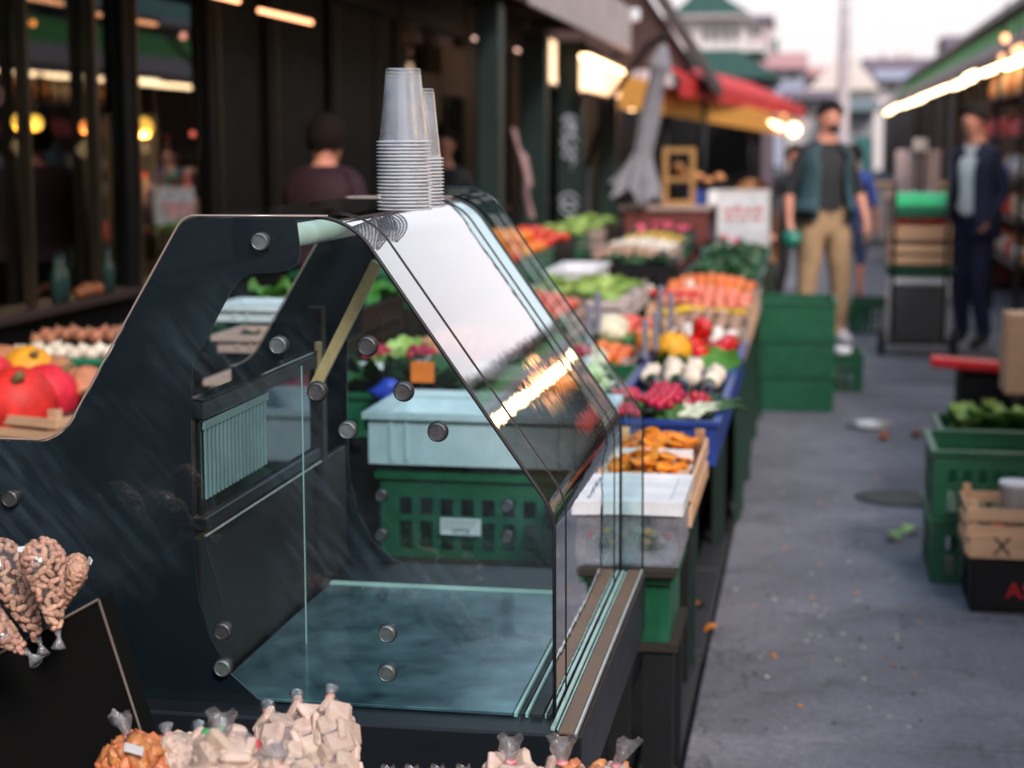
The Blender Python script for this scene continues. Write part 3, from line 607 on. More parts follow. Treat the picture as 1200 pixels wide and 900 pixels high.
mk.build('faded_print', M('faded_red_print', (.6, .2, .2), .7), t, kind='stuff')
for x in (-w+.02, w-.02): B(x-.012, x+.012, .0, .03, -zb, -.002).build('leg', m_darkmetal, t)
X = at(882, 215, 16).x; t = thing('wicker_chair', 'round backed tan wicker chair behind the white sign board', 'chair', (X, 16, 0))
bk = MB(); vs = []; 
for j in range(9):
    z = .45+j*.092; half = .24*math.sqrt(max(.02, 1-max(0, (z-.85)/.36)**2))
    for i in range(9): u = i/4-1; vs.append((u*half, .16*(1-u*u)-.0, z))
bk.add(vs, [(a*9+b, a*9+b+1, a*9+b+10, a*9+b+9) for a in range(8) for b in range(8)], 0, True); bk.build('backrest', m_wicker, t)
MB().lathe([(.24, .42), (.25, .45), (.2, .47)], 16, sy=.9).build('seat', m_wicker, t)
for a in (.8, 2.3, 3.9, 5.4): MB().tube([(.19*math.cos(a), .17*math.sin(a), .42), (.22*math.cos(a), .2*math.sin(a), 0)], .015, 6).build('leg', m_wicker, t)

later = []
# ================================================================== RIGHT PAVILION
rp = thing('right_pavilion', 'long green roofed market pavilion on the right of the aisle', 'building', (2.3, 13, 0))
O = (2.3, 13, 0)
MB().prism([(2.25, 3.10), (2.20, 3.02), (2.4, 3.0), (4.6, 4.4), (6.8, 3.0), (6.9, 3.1), (4.6, 4.55)], -4, 45, 'y').build('roof', m_greenroof, rp, O)
B(2.14, 2.2, -4, 45, 2.99, 3.09, .01).build('gutter_pipe', M('grey_gutter', (.3, .28, .3), .6), rp, O)
B(3.4, 3.5, -4, 90, 0, 3.0).build('back_wall', m_int, rp, O)
for y in range(-3, 45, 3): B(2.3, 2.42, y, y+.12, 0, 2.98, .01).build('pillar', m_brownroof, rp, O)
B(2.3, 2.36, -4, 45, 2.55, 2.98).build('sign_band', m_darkmetal, rp, O)
B(2.43, 3.39, -4, 45, 2.88, 2.98).build('ceiling_panel', m_int, rp, O)
# awnings of the right pavilion, each bay its own
bays = [(-4, 2), (2.2, 8), (8.2, 14.3), (14.5, 21), (21.3, 30), (30.3, 44)]
for k, (a, b) in enumerate(bays):
    lab = ['awning bay on the right behind the camera side', 'awning bay on the right nearest the green crates', 'green and taupe awning above the crate of lettuce', 'green awning with long lights over the man in navy', 'green awning further down the right side', 'farthest green awning on the right by the lamp pole'][k]
    t = thing('side_awning', lab, 'awning', (1.6, a, 2.25), group='awnings along the right pavilion')
    o = (1.6, a, 2.25)
    sheet([(2.13, a, 2.86), (2.13, b, 2.86), (1.86, b, 2.56), (1.86, a, 2.56)], 'upper_cloth', m_green_awn, t, .015, o)
    sheet([(1.858, a, 2.56), (1.858, b, 2.56), (1.60, b, 2.33), (1.60, a, 2.33)], 'lower_cloth', m_taupe, t, .015, o)
    B(1.585, 1.60, a, b, 2.22, 2.325).build('valance', m_taupe, t, o)
    n = max(1, int((b-a)/3))
    for i in range(n+1):
        yy = a+.1+(b-a-.2)*i/n; MB().tube([(1.62, yy, 2.32), (2.28, yy, 2.30)], .012, 6).build('arm', m_darkmetal, t, o)
k = 0
yy = -3.0
while yy < 42:
    L_ = 1.5 if yy < 22 else 3.0
    x = 1.66+.05*math.sin(k*1.7)
    tubelight((x, yy, 2.22), (x, yy+L_-.1, 2.22), .038, f'strip light under the right awning edge, {ORD[min(k, 28)]} counting away from the camera', e_tubew, 'strip lights under the right awnings', .07)
    yy += L_; k += 1
for k, (x, y, Y) in enumerate([(1178, 45, 14.6), (1190, 60, 14.4), (1175, 68, 15.4), (1197, 57, 14.0)]):
    lamp_p = at(x, y, Y); t = thing('bulb', ['upper orange bulb under the green roof at the right edge', 'middle warm bulb under the green roof', 'lower warm bulb above the strip light', 'warm bulb cut by the right edge of the picture'][k], 'lamp', lamp_p, group='bulbs under the green roof')
    MB().blob((0, 0, 0), (.035, .035, .04), 10, 7).build('globe', EM('bulb_glow', (1, .45, .2), 2.0), t); MB().tube([(0, 0, .04), (0, 0, .3)], .006, 5).build('cord', m_darkmetal, t)
for k, y in enumerate((3.2, 4.6, 5.9, 7.1, 8.6, 9.7, 11.2)):
    t = thing('bulb', f'warm hanging bulb under the right awning, {ORD[k]} going away, mirrored in the bent glass', 'lamp', (1.95+.12*(k % 3), y, 1.9+.1*(k % 2)), group='bulbs mirrored in the case')
    MB().blob((0, 0, 0), (.06, .06, .07), 12, 8).build('globe', EM('bulb_warm', (1, .6, .3), 6), t); MB().tube([(0, 0, .07), (0, 0, .5)], .006, 5).build('cord', m_darkmetal, t)
for k, (y, c) in enumerate([(3.0, m_orange_awn), (5.6, m_red_awn), (8.2, m_whitewall), (10.6, m_orange_awn)]):
    t = thing('stall_counter', ['orange cloth covered counter mirrored in the case glass', 'red cloth covered counter mirrored in the case glass', 'white counter opposite the blue crates', 'orange counter opposite the peppers'][k], 'counter', (2.1, y, 0))
    B(-.18, .28, -1.1, 1.1, .02, .84, .01).build('body', c, t); B(-.22, .3, -1.12, 1.12, .843, .88, .008).build('counter_top', m_wood, t)
# goods shelves at the right edge
gs_ = thing('goods_shelf', 'dark market shelving full of packets at the right edge', 'shelf', (2.12, 16.9, 0))
for z in (.5, .86, 1.2, 1.55, 1.9): B(-.5, -.05, -2.6, 1.4, z, z+.025, .005).build('shelf_board', m_brownroof, gs_)
for y in (-2.6, -.6, 1.38): B(-.5, -.46, y, y+.03, 0, 2.2).build('upright', m_darkmetal, gs_)
gm = [M('goods_%d' % i, c, .45) for i, c in enumerate([(.7, .08, .08), (.65, .12, .15), (.75, .55, .35), (.6, .25, .08), (.08, .2, .5), (.7, .65, .6), (.5, .05, .06)])]
cn = ['red', 'crimson', 'cream', 'orange', 'blue', 'white', 'dark red']
for si, (z, pal, kind) in enumerate([(.525, [0, 3, 5], 'packet'), (.885, [0, 2, 5], 'packet'), (1.225, [2, 4, 3, 5], 'jar'), (1.575, [0, 1, 0, 6], 'packet'), (1.925, [3, 2, 3], 'bottle')]):
    for j in range(17):
        y = 16.9-2.5+j*.235; c = rng.choice(pal); h = rng.uniform(.13, .2) if kind != 'bottle' else .26; r = .09 if kind != 'bottle' else .045
        lab = f"{cn[c]} {kind}, {ORD[j]} along the {['lowest', 'second', 'middle', 'fourth', 'top'][si]} shelf at the right edge"
        if kind == 'packet': B(-r, r, -r, r, 0, h, .025).build(kind, gm[c], loc=(1.78, y, z), rot=(0, 0, rng.uniform(-.2, .2)), label=lab, cat=kind, group='goods on the right shelves')
        else:
            o = MB().lathe([(r, 0), (r*1.02, h*.6), (r*.6, h*.75), (r*.55, h)] if kind == 'jar' else [(r, 0), (r, h*.55), (r*.35, h*.75), (r*.35, h)], 12).build(kind, gm[c], loc=(1.78, y, z), label=lab, cat=kind, group='goods on the right shelves')
for k_, (x_, y_, kk_, wd_, cat_) in enumerate([(1.62, 18.6, 'tomato', 'red tomato', 'tomato'), (1.62, 19.3, 'lettuce', 'green lettuce', 'lettuce'), (1.25, 22.2, 'orange', 'orange', 'orange'), (1.25, 22.9, 'apple', 'red apple', 'apple')]):
    later.append((x_, y_, kk_, wd_, cat_, k_))
# far crowd of shade below right awning: low stalls
for k, (x, Y, w, h, m, l) in enumerate([(1.75, 19.0, 1.1, .8, m_brickbox, 'reddish stall counter behind the man in navy'), (1.6, 22.5, 1.3, .85, m_wood2, 'pinkish stall counter farther down the right'), (1.5, 27, 1.6, .9, m_whitewall, 'pale stall counter at the far right end')]):
    t = thing('stall_counter', l, 'counter', (x, Y, 0)); B(-w/2, w/2, -.6, .6, .05, h-.04, .01).build('body', m, t); B(-w/2-.04, w/2+.04, -.64, .64, h-.037, h, .01).build('counter_top', m_wood, t)
# big menu-like boards far off
for k, (x0, y0, x1, y1, Y, m, l) in enumerate([(1048, 176, 1103, 232, 20, m_pinkwall, 'large pale pink board facing the aisle behind the crate trolley'), (1000, 160, 1022, 200, 24, M('teal_board', (.03, .15, .15), .6), 'dark teal board behind the man in the vest'), (1070, 163, 1088, 178, 19.9, m_whitewall, 'small white round-cornered card above the pink board')]):
    p = at(x0, y1, Y); p2 = at(x1, y0, Y); t = thing('display_board', l, 'board', (p.x, Y, p.z)); B(0, p2.x-p.x, 0, .04, 0, p2.z-p.z, .01).build('board', m, t)
    for xx in (.04, p2.x-p.x-.04): B(xx-.015, xx+.015, .041, .07, -p.z, p2.z-p.z-.02).build('leg', m_darkmetal, t)
# lamp pole
p = at(987, 150, 26); t = thing('lamp_pole', 'tall pale grey lamp pole rising behind the man in the vest', 'lamp post', (p.x, 26, 0))
MB().lathe([(.11, 0), (.11, 1), (.085, 3), (.06, 4.6)], 14).build('pole', M('pale_pole', (.55, .5, .54), .5), t)
MB().lathe([(.04, 4.6), (.09, 4.62), (.09, 4.7), (.03, 4.75)], 12).build('fitting', m_greenroof, t)
MB().tube([(0, 0, 4.0), (.35, 0, 4.1), (.4, 0, 4.06)], .02, 6).build('arm', M('pale_arm', (.5, .45, .5), .5), t)

# ================================================================== DISTANT BUILDINGS
def window_row(t, x0, x1, z0, z1, n, y, o):
    for i in range(n):
        c = x0+(x1-x0)*(i+.5)/n; w = (x1-x0)/n*.27
        f = panel([c-w-.08, c-w, c+w, c+w+.08], [z0-.08, z0, z1, z1+.08], {(1, 1)}, .1).xf(tr(0, y-.06, 0)).build('window', m_whitewall, t, o)
        B(c-w, c+w, y-.03, y-.01, z0, z1).build('pane', m_winpane, f, o)
# pagoda-like market hall with green tent roofs (left)
Y = 42; sc_ = Y/2000; px = lambda x: (x-955)*sc_; pz = lambda y: CZ+(165-y)*sc_
t = thing('market_hall', 'white turret building with green tent roofs beyond the red awning', 'building', (px(850), Y, 0)); o = (px(850), Y, 0)
B(px(795), px(873), Y, Y+4, pz(75), pz(28), .02).build('upper_wall', m_whitewall, t, o)
B(px(787), px(883), Y-.4, Y+4.4, pz(28), pz(23), .02).build('cornice', m_pinkgrey, t, o); B(px(780), px(895), Y-.6, Y+4.6, pz(66), pz(56), .02).build('ledge', m_whitewall, t, o)
MB().prism([(px(790), pz(23)), (px(881), pz(23)), (px(868), pz(15)), (px(852), pz(5)), (px(836), pz(-22)), (px(828), pz(-22)), (px(810), pz(5))], Y-.3, Y+4.3).build('roof', m_greenroof, t, o)
MB().prism([(px(800), pz(68)), (px(872), pz(68)), (px(890), pz(80)), (px(912), pz(93)), (px(912), pz(98)), (px(800), pz(98))], Y-2.5, Y+4).build('lower_roof', m_greenroof, t, o)
B(px(800), px(905), Y-2, Y+4, 0, pz(98)).build('lower_wall', m_mauve, t, o)
window_row(t, px(822), px(870), pz(53), pz(37), 4, Y, o)
def house(x0, x1, yt, Y, wall, roof, l, ridge=12, rows=((0, 0, 0),), gable=False, nm='house', depth=14, roof_over=4):
    s = Y/2000; X = lambda x: (x-955)*s; Z = lambda y: CZ+(165-y)*s
    t = thing(nm, l, 'building', (X((x0+x1)/2), Y, 0)); o = (X((x0+x1)/2), Y, 0)
    B(X(x0), X(x1), Y, Y+depth, 0, Z(yt), .02).build('wall', wall, t, o)
    e = roof_over
    if gable: MB().prism([(X(x0-e), Z(yt)), (X(x1+e), Z(yt)), (X((x0+x1)/2), Z(yt-ridge))], Y-.5, Y+depth).build('roof', roof, t, o)
    else: MB().prism([(Y-.8, Z(yt)+.01), (Y+depth, Z(yt)+.01), (Y+depth*.75, Z(yt-ridge)), (Y+depth*.3, Z(yt-ridge))], X(x0-e), X(x1+e), 'x').build('roof', roof, t, o)
    for (ya, yb, n) in rows:
        if n: window_row(t, X(x0+2), X(x1-2), Z(yb), Z(ya), n, Y, o)
    return t, o, X, Z
t, o, X, Z = house(1012, 1082, 99, 95, m_whitewall, m_mauve, 'pale house with dark mauve roof right of the lamp pole', 30, ((103, 112, 4), (120, 130, 4)))
B(X(1020), X(1074), 94, 94.4, Z(97), Z(87)).build('gutter_band', m_bluegrey, t, o)
for x in (1030, 1048, 1060): B(X(x), X(x+5), 100, 101, Z(68), Z(61)).build('chimney', m_pinkwall, t, o)
house(1078, 1110, 86, 150, m_pinkwall, M('dusty_red_roof', (.3, .16, .16), .8), 'distant dusty red roofed house beside the green awning', 10, ((90, 97, 3),))
house(950, 1022, 108, 70, m_whitewall, M('cream_roof', (.75, .66, .6), .7), 'cream gabled building directly behind the lamp pole', 48, ((118, 128, 3),), True)
house(915, 962, 92, 110, m_pinkwall, M('pink_tiles', (.55, .32, .28), .8), 'pinkish house with light roof left of the lamp pole', 14, ((96, 104, 3),))
t, o, X, Z = house(880, 940, 84, 105, m_bluegrey, M('rosy_tiles', (.5, .25, .25), .8), 'house with blue grey attic and rosy roof behind the turret building', 22, ((72+14, 96, 3),))
B(X(903), X(909), 110, 111, Z(62), Z(45)).build('chimney', m_greenroof, t, o); B(X(885), X(897), 110, 111, Z(62), Z(50)).build('chimney', m_pinkwall, t, o)
house(918, 972, 118, 60, m_whitewall, m_mauve, 'low pale building with mauve roof right of the red awning', 14, ((124, 134, 3),))
house(975, 1020, 132, 55, M('grey_wall', (.3, .3, .32), .8), M('grey_green_roof', (.14, .17, .18), .7), 'low grey roofed kiosk behind the lamp pole', 20)
house(700, 900, 30, 170, m_pinkwall, m_mauve, 'wide distant block hidden behind the turret building', 10, ((36, 46, 9),))
house(1100, 1500, 60, 180, m_pinkwall, m_mauve, 'long distant block behind the right pavilion roof', 14, ((70, 82, 12),))

# ================================================================== GLASS DISPLAY CASE
NY, FY = 2.67, 3.64
def XZ(x, y, Y=NY): p = at(x, y, Y); return (p.x, p.z)
CO = (-.9, 3.1, .59)
case = thing('display_case', 'empty glass display case with navy printed sides and bent front glass', 'display case', CO)
def cb(mb, nm, mat, **k): return mb.build(nm, mat, case, CO, **k)
def cbox(nm, mat, *a, b=.002, **k): return cb(B(*a, b), nm, mat, **k)
def arc(c, r, a0, a1, n=8): return [(c[0]+r*math.cos(a0+(a1-a0)*i/n), c[1]+r*math.sin(a0+(a1-a0)*i/n)) for i in range(n+1)]
ZT = 1.418; ZB = .592
# profile of the bent glass (x, z), from back top corner to the bottom front
def fillet(p, c, q_, r, n=8):
    p, c, q_ = Vector(p), Vector(c), Vector(q_); a = (p-c).normalized(); b = (q_-c).normalized(); th = a.angle(b)
    t = r/math.tan(th/2); s = c+a*t; e = c+b*t; cen = c+(a+b).normalized()*(r/math.sin(th/2))
    v0, v1 = s-cen, e-cen; out = []
    a0 = math.atan2(v0.y, v0.x); a1 = math.atan2(v1.y, v1.x); da = (a1-a0+PI) % (2*PI)-PI
    return [(cen.x+r*math.cos(a0+da*i/n), cen.y+r*math.sin(a0+da*i/n)) for i in range(n+1)]
cA = (-.735, ZT); cB = (-.400, .945)
bent = [(-1.0, ZT)] + fillet((-1.0, ZT), cA, cB, .11, 10) + fillet(cA, cB, (-.398, ZB), .11, 10) + [(-.398, ZB)]
WING = [(-1.9, ZB), (-1.9, 1.036)]
left_edge = [(-1.9, 1.036), (-1.40, 1.038)] + fillet((-1.4, 1.038), (-1.245, 1.036), (-1.015, ZT), .09, 8)[1:] + fillet((-1.245, 1.036), (-1.015, ZT), (-.9, ZT), .035, 5)
outline = [(-1.9, ZB)] + left_edge + [q_ for q_ in bent if q_[0] > -.97]
prpx = [(347, 256), (350, 280), (352, 297), (348, 309), (338, 317), (320, 320), (296, 321), (282, 327), (271, 340), (225, 428), (224, 500), (226, 600), (228, 660), (233, 702), (245, 745), (268, 788), (303, 820), (350, 838), (400, 846), (430, 847)]
pr = [XZ(*p) for p in prpx]
printp = [(-1.895, ZB+.001)] + [(x+.004 if i < 4 else x, z-.003) for i, (x, z) in enumerate(left_edge)] + [(p[0], min(p[1], ZT-.004)) for p in pr] + [(-.72, ZB+.001)]
gl = None
for (Y, s, nm) in ((NY, 1, 'near'), (FY, -1, 'far')):
    outl, prt = (outline, printp) if s > 0 else ([p for p in [(-1.29, ZB)]+outline[1:] if p[0] > -1.292], [(-1.288, ZB+.001)]+[p for p in printp[1:] if p[0] > -1.292])
    cb(MB().add([(x, Y-.003, z) for x, z in outl], [tuple(range(len(outl)))]), 'side_glass', g_painted_refl if s > 0 else g_side, label=f'{nm} side pane with tinted clear glass')
    cb(MB().prism(prt, Y, Y+.004), 'printed_border', m_navyprint, label=f'navy printed border on the {nm} side pane')
    # dark polished edge of the pane along the bent front, pale edge along the back
    e = MB(); pts = [(x, Y, z) for x, z in bent if x > -.99]; e.tube(pts, .0035, 6); cb(e, 'edge_seal', m_rubber)
    e = MB(); e.tube([(x, Y-.002, z+.001) for x, z in left_edge if s > 0 or x > -1.29]+[(-.77, Y-.002, ZT+.002)], .002, 5); cb(e, 'polished_edge', M('pale_polished_edge', (.34, .27, .25), .15, coat=1))
# bent glass: three panes along the case
def bentpane(y0, y1, nm, **k):
    n = len(bent); vs = [(x, y0, z) for x, z in bent]+[(x, y1, z) for x, z in bent]
    o = MB().add(vs, [(i, i+1, n+i+1, n+i) for i in range(n-1)], 0, True); cb(o, nm, g_bent, **k)
def offs(d):
    return [(x+d*(1 if z < ZT-.02 else .0), z+d*.4) for x, z in bent]
bentpane(NY+.004, NY+.13, 'bent_glass', label='narrow bent end pane nearest the foreground bags')
bentpane(NY+.133, FY-.12, 'bent_glass', label='wide main bent front pane reflecting the sky')
bentpane(FY-.117, FY-.006, 'bent_glass', label='narrow bent end pane at the far end')
for y in (NY+.1315, FY-.1185): cb(MB().tube([(x, y, z+.001) for x, z in bent if x > -.97], .0016, 5), 'seam', m_rubber)
# outer guard pane beyond far end (taller thin sheet)
og = [(-.86, ZT+.022)] + fillet((-.86, ZT+.022), (-.70, ZT+.022), (-.345, .955), .11, 9) + fillet((-.70, ZT+.022), (-.355, .955), (-.352, .62), .09, 8) + [(-.352, .60)]
cb(MB().prism(og + [(-.40, .60), (-.41, .93), (-.745, ZT-.01), (-.86, ZT-.005)], FY+.03, FY+.0315), 'end_guard_glass', g_side)
cb(MB().tube([(x, FY+.03, z) for x, z in og], .0022, 5), 'guard_edge', m_glass_edge)
# top rail / tube
tx, tz = XZ(307, 283); cb(MB().tube([(tx, NY+.005, tz), (tx, FY-.005, tz)], .021, 16), 'light_tube', m_tube)
cbox('top_bar', m_base, -1.0, -.965, NY+.01, FY-.01, ZT-.03, ZT-.004)
# bolts
def bolt(x, y, Y, r=.0145, pxr=None, mat=m_steel):
    X, Z = XZ(x, y, Y); o = MB().lathe([(r, 0), (r, .010), (r*.86, .0125), (r*.8, .0125), (r*.74, .0105), (.0005, .0105)], 20, smooth=False).xf(Matrix.Rotation(PI/2, 4, 'X')).xf(tr(X, Y-.004, Z))
    o = cb(o, 'fixing_bolt', mat); MB().lathe([(r*1.12, -.001), (r*1.12, .003), (r, .003)], 20).xf(Matrix.Rotation(PI/2, 4, 'X')).xf(tr(X, Y-.003, Z)).build('washer', m_rubber, o, CO)
for (x, y) in [(307, 283), (263, 738), (263, 781), (455, 741), (455, 787), (15, 583), (328, 404), (409, 503)]: bolt(x, y, NY, mat=m_steel if (x, y) in ((15, 583), (263, 738)) else m_steel2)
for (x, y) in [(432, 405), (373, 458), (474, 458), (514, 505)]: bolt(x, y, NY+.0, .0155)
for (x, y) in [(448, 580), (448, 626), (595, 592), (595, 628)]: bolt(x, y, FY-.02, .0135)
# tan strut and slim uprights inside
pa, pb_ = at(441, 308, 3.2), at(368, 455, 3.2)
u = (pb_-pa); n_ = Vector((u.z, 0, -u.x)).normalized()*.011
cb(MB().add([pa-n_, pa+n_, pb_+n_, pb_-n_, pa-n_+Vector((0, .012, 0)), pa+n_+Vector((0, .012, 0)), pb_+n_+Vector((0, .012, 0)), pb_-n_+Vector((0, .012, 0))], [(0, 1, 2, 3), (7, 6, 5, 4), (0, 4, 5, 1), (1, 5, 6, 2), (2, 6, 7, 3), (3, 7, 4, 0)]), 'tan_strut', m_tan)
# rear sliding door, mirror dark, with rails
XR = -1.005
cbox('rear_door', m_mirror, XR-.012, XR-.004, NY+.03, 3.36, .91, 1.075)
for i in range(17): cbox('reflection_slat', m_slat_refl, XR-.003, XR+.001, NY+.045+i*.02, NY+.055+i*.02, .935, 1.055, b=.0008)  # added slats imitating crate slots mirrored in the rear door
cbox('reflection_rail', m_slat_refl, XR-.003, XR+.0015, NY+.04, NY+.39, 1.0555, 1.07, b=.0008)
cbox('door_rail', m_base, XR-.02, XR+.006, NY+.02, 3.38, 1.077, 1.105); cbox('door_rail', m_mirror, XR-.02, XR+.008, NY+.02, 3.38, 1.107, 1.113); cbox('door_rail', m_base, XR-.02, XR+.006, NY+.02, 3.38, .885, .908)
cbox('door_rail', m_alu, XR+.004, XR+.009, NY+.02, 3.38, .877, .880, b=.0005)
cbox('rear_panel', m_rubber, XR-.02, XR-.004, NY+.02, FY-.03, .60, .872)
cbox('door_post', m_rubber, XR-.02, XR+.01, 3.385, 3.42, .60, 1.2); cbox('door_post', m_tan, XR-.0, XR+.012, 3.365, 3.383, 1.06, 1.13)
xa, _ = XZ(356, 600, 3.0); cbox('glass_divider_edge', m_glass_lit, xa-.001, xa+.001, 3.0, 3.004, .60, 1.13, b=.0005)
# deck, rails, base
cbox('deck', m_deck, -1.0, -.47, NY+.012, 3.43, .596, .602, b=.001); cbox('rear_deck', m_base, -1.0, -.47, 3.45, FY-.01, .594, .600, b=.001)
cbox('deck_edge_bar', m_glass_lit, -1.0, -.435, 3.432, 3.435, .600, .605, b=.001); cbox('deck_edge_bar', m_glass_lit, -1.0, -.435, 3.445, 3.448, .600, .606, b=.0005)
for x, w, m in ((-.468, .006, m_glass_lit), (-.457, .005, m_rubber), (-.449, .005, m_glass_lit), (-.44, .02, m_rubber), (-.416, .0025, m_glass_lit), (-.412, .006, m_rubber)):
    cbox('glazing_channel', m, x, x+w, NY+.01, FY-.01, .595, .602+(.001 if m is m_glass_lit else 0), b=.0006)
cbox('pale_bead', m_glass_lit, -.396, -.389, NY-.06, FY, .600, .606, b=.001); cbox('pale_bead', m_glass_lit, -.386, -.383, NY-.06, FY, .600, .605, b=.001)
cbox('front_ledge', m_brown, -.382, -.356, NY-.07, FY+.02, .598, .603, b=.001); cbox('pale_bead', m_alu, -.355, -.350, NY-.08, FY+.02, .599, .606, b=.001)
cbox('base_body', m_base, -1.9, -.346, NY-.06, FY+.04, .46, .594, b=.004); cbox('base_body', m_base, -1.9, -.62, NY-.05, FY, .05, .458, b=.004)
cbox('base_glass_front', m_base, -1.1, -.5, NY-.062, NY-.0605, .47, .590)
for y in (NY, FY-.05):
    cbox('leg', m_darkmetal, -.42, -.37, y, y+.05, 0, .458)
for (x, z) in [(-.352, .64)]: pass

# plastic cups, two stacks on the case roof
cr, ct, chh = .044, .0305, .128
cupm = MB(); cupm.lathe([(cr, .0032), (cr-.002, .012), (ct, chh-.002)], 36, caps=False); cupm.lathe([(ct, chh-.002), (ct-.002, chh), (ct-.005, chh-.001), (.001, chh-.0035)], 36, caps=False)
cupm.lathe([(cr, 0), (cr+.0042, .0006), (cr+.0045, .0022), (cr, .0032)], 36, mi=1, caps=False)
cm = cupm.mesh('plastic_cup', [g_cup, g_rim])
for (px_, py_, Y, n, nm) in ((474, 249, 2.95, 20, 'taller front'), (490, 246, 3.08, 15, 'shorter rear')):
    p = at(px_, py_, Y); gap = .0062
    for i in range(n):
        o = link('plastic_cup', cm, None, (p.x+rng.uniform(-.0004, .0004), Y, ZT+.0015+i*gap), (rng.uniform(-.004, .004), rng.uniform(-.004, .004), rng.uniform(0, 6)), label=f'clear upturned cup, {ORD[i]} from the bottom of the {nm} stack on the case', cat='cup', group=f'cups of the {nm} stack')

# ================================================================== FOREGROUND: shelf and bags
ft = thing('front_table', 'low dark table in front of the display case', 'table', (-.9, 2.2, 0))
B(-.75, .63, -.35, .36, .50, .535, .004).build('table_top', m_base, ft)
for x in (-.7, .58):
    for y in (-.32, .28): B(x, x+.045, y, y+.045, 0, .498).build('leg', m_darkmetal, ft)
XL = at(118, 704, 2.3)
bx_ = thing('bag_stand', 'black sloping box stand under the bags of peanuts', 'stand', (-1.2, 2.3, .536))
pl = [at(-140, 842, 2.44), at(116, 702, 2.44), at(170, 860, 2.44)]
pts = [(pl[0].x, .536), (-.95, .536), (pl[2].x, .60), (pl[1].x, pl[1].z), (pl[0].x, pl[0].z)]
MB().prism([(x, z) for x, z in pts], 2.44, 2.49).build('body', M('matt_black_board', (.004, .004, .004), 1., spec=.12), bx_, (-1.2, 2.3, .536))
MB().tube([(pl[1].x, 2.438, pl[1].z), (pts[2][0], 2.438, pts[2][1]), (pts[1][0], 2.438, .54)], .003, 5).build('edge_trim', M('brown_edge', (.1, .07, .06), .5), bx_, (-1.2, 2.3, .536))
MB().tube([(pl[0].x, 2.438, pl[0].z), (pl[1].x, 2.438, pl[1].z)], .003, 5).build('edge_trim', M('brown_edge', (.07, .05, .045), .5), bx_, (-1.2, 2.3, .536))

pn = MB(); pn.blob((0, 0, 0), (.0060, .0060, .0100), 9, 8, shape=lambda t: 1-.22*math.cos(t*3)**2 if abs(t) < .5 else 1)
peanut = pn.mesh('peanut', v_pistn)
def wrap(t, nm, meshes, prof, L, sy, n, qq, k, spin, stand=False):
    """pieces bedded flat against the inside of a bag of profile prof(u), evenly spread"""
    cum = [0]; 
    for i in range(60):
        u = (i+.5)/60; du = .01; sl = (prof(min(1, u+du))-prof(max(0, u-du)))/(2*du*L); cum.append(cum[-1]+max(.003, prof(u))*math.hypot(1, sl))
    for i in range(n):
        tgt = (i+.5)/n*cum[-1]; j = next(q_ for q_ in range(60) if cum[q_+1] >= tgt); u = (j+(tgt-cum[j])/(cum[j+1]-cum[j]))/60
        a = i*2.39996+qq.uniform(-.22, .22); r = prof(u)*k*qq.uniform(.95, 1.03); du = .02; sl = (prof(min(1, u+du))-prof(max(0, u-du)))/((min(1, u+du)-max(0, u-du))*L)
        nrm = Vector((math.cos(a), math.sin(a)/sy, -sl)).normalized(); Q = nrm.to_track_quat('X', 'Z')
        th = qq.uniform(-spin, spin)
        link(nm, qq.choice(meshes), t, (r*math.cos(a), sy*r*math.sin(a), u*L*.99), (Q.to_matrix() @ Matrix.Rotation(th, 3, 'X')).to_euler(), qq.uniform(.88, 1.12))
def cone_bag(base, tip, top, R, lab, seed):
    """cone bag, narrow end at 'tip', wide end at 'top' (world points)"""
    tip, top = Vector(tip), Vector(top); ax = top-tip; L = ax.length; qn = ax.to_track_quat('Z', 'Y')
    t = link('peanut_bag', None, None, tip, qn.to_euler(), None, lab, 'bag', 'cone bags of peanuts')
    qq = random.Random(seed); prof = lambda u: R*(.12+.88*min(1, u/.72)**.9)*(1 if u < .72 else math.sqrt(max(.04, 1-((u-.72)/.285)**2)))
    MB().lathe([(prof(u)*1.07+.001, u*L) for u in (0, .1, .25, .4, .55, .7, .78, .86, .93, .98, 1.0)], 26, sy=.72).build('film', g_cone, t)
    MB().lathe([(prof(u)*.86, u*L) for u in (0.02, .3, .6, .8, .92, .98)], 20, sy=.72).build('filling', M('painted_gap_shade', (.045, .017, .012), .9), t)  # dark core whose colour stands in for the shade between peanuts
    wrap(t, 'peanut', [peanut], prof, L, .72, 112, qq, .93, 3.0)
    MB().tube([(0, 0, -.001), (0, 0, -.012), (.004, 0, -.028)], [.006, .003, .012], 8).build('twist', g_bagneck, t)
    B(-.012, .014, -.002, .0, 0, .008).xf(tr(.012, -prof(.88)*.78-.002, L*.915)).build('price_label', m_paper, t)
cone_bag(0, at(67, 738, 2.34), at(46, 632, 2.37), .034, 'cone bag of peanuts, middle, pointing down, with white label on top', 1)
cone_bag(0, at(68, 716, 2.44), at(94, 652, 2.46), .026, 'smallest cone bag of peanuts, right of the middle one', 2)
cone_bag(0, at(44, 748, 2.40), at(-8, 634, 2.44), .040, 'cone bag of peanuts left of the middle one with label at its top', 3)
cone_bag(0, at(28, 762, 2.28), at(-52, 700, 2.30), .040, 'lowest cone bag of peanuts cut by the left picture edge', 4)

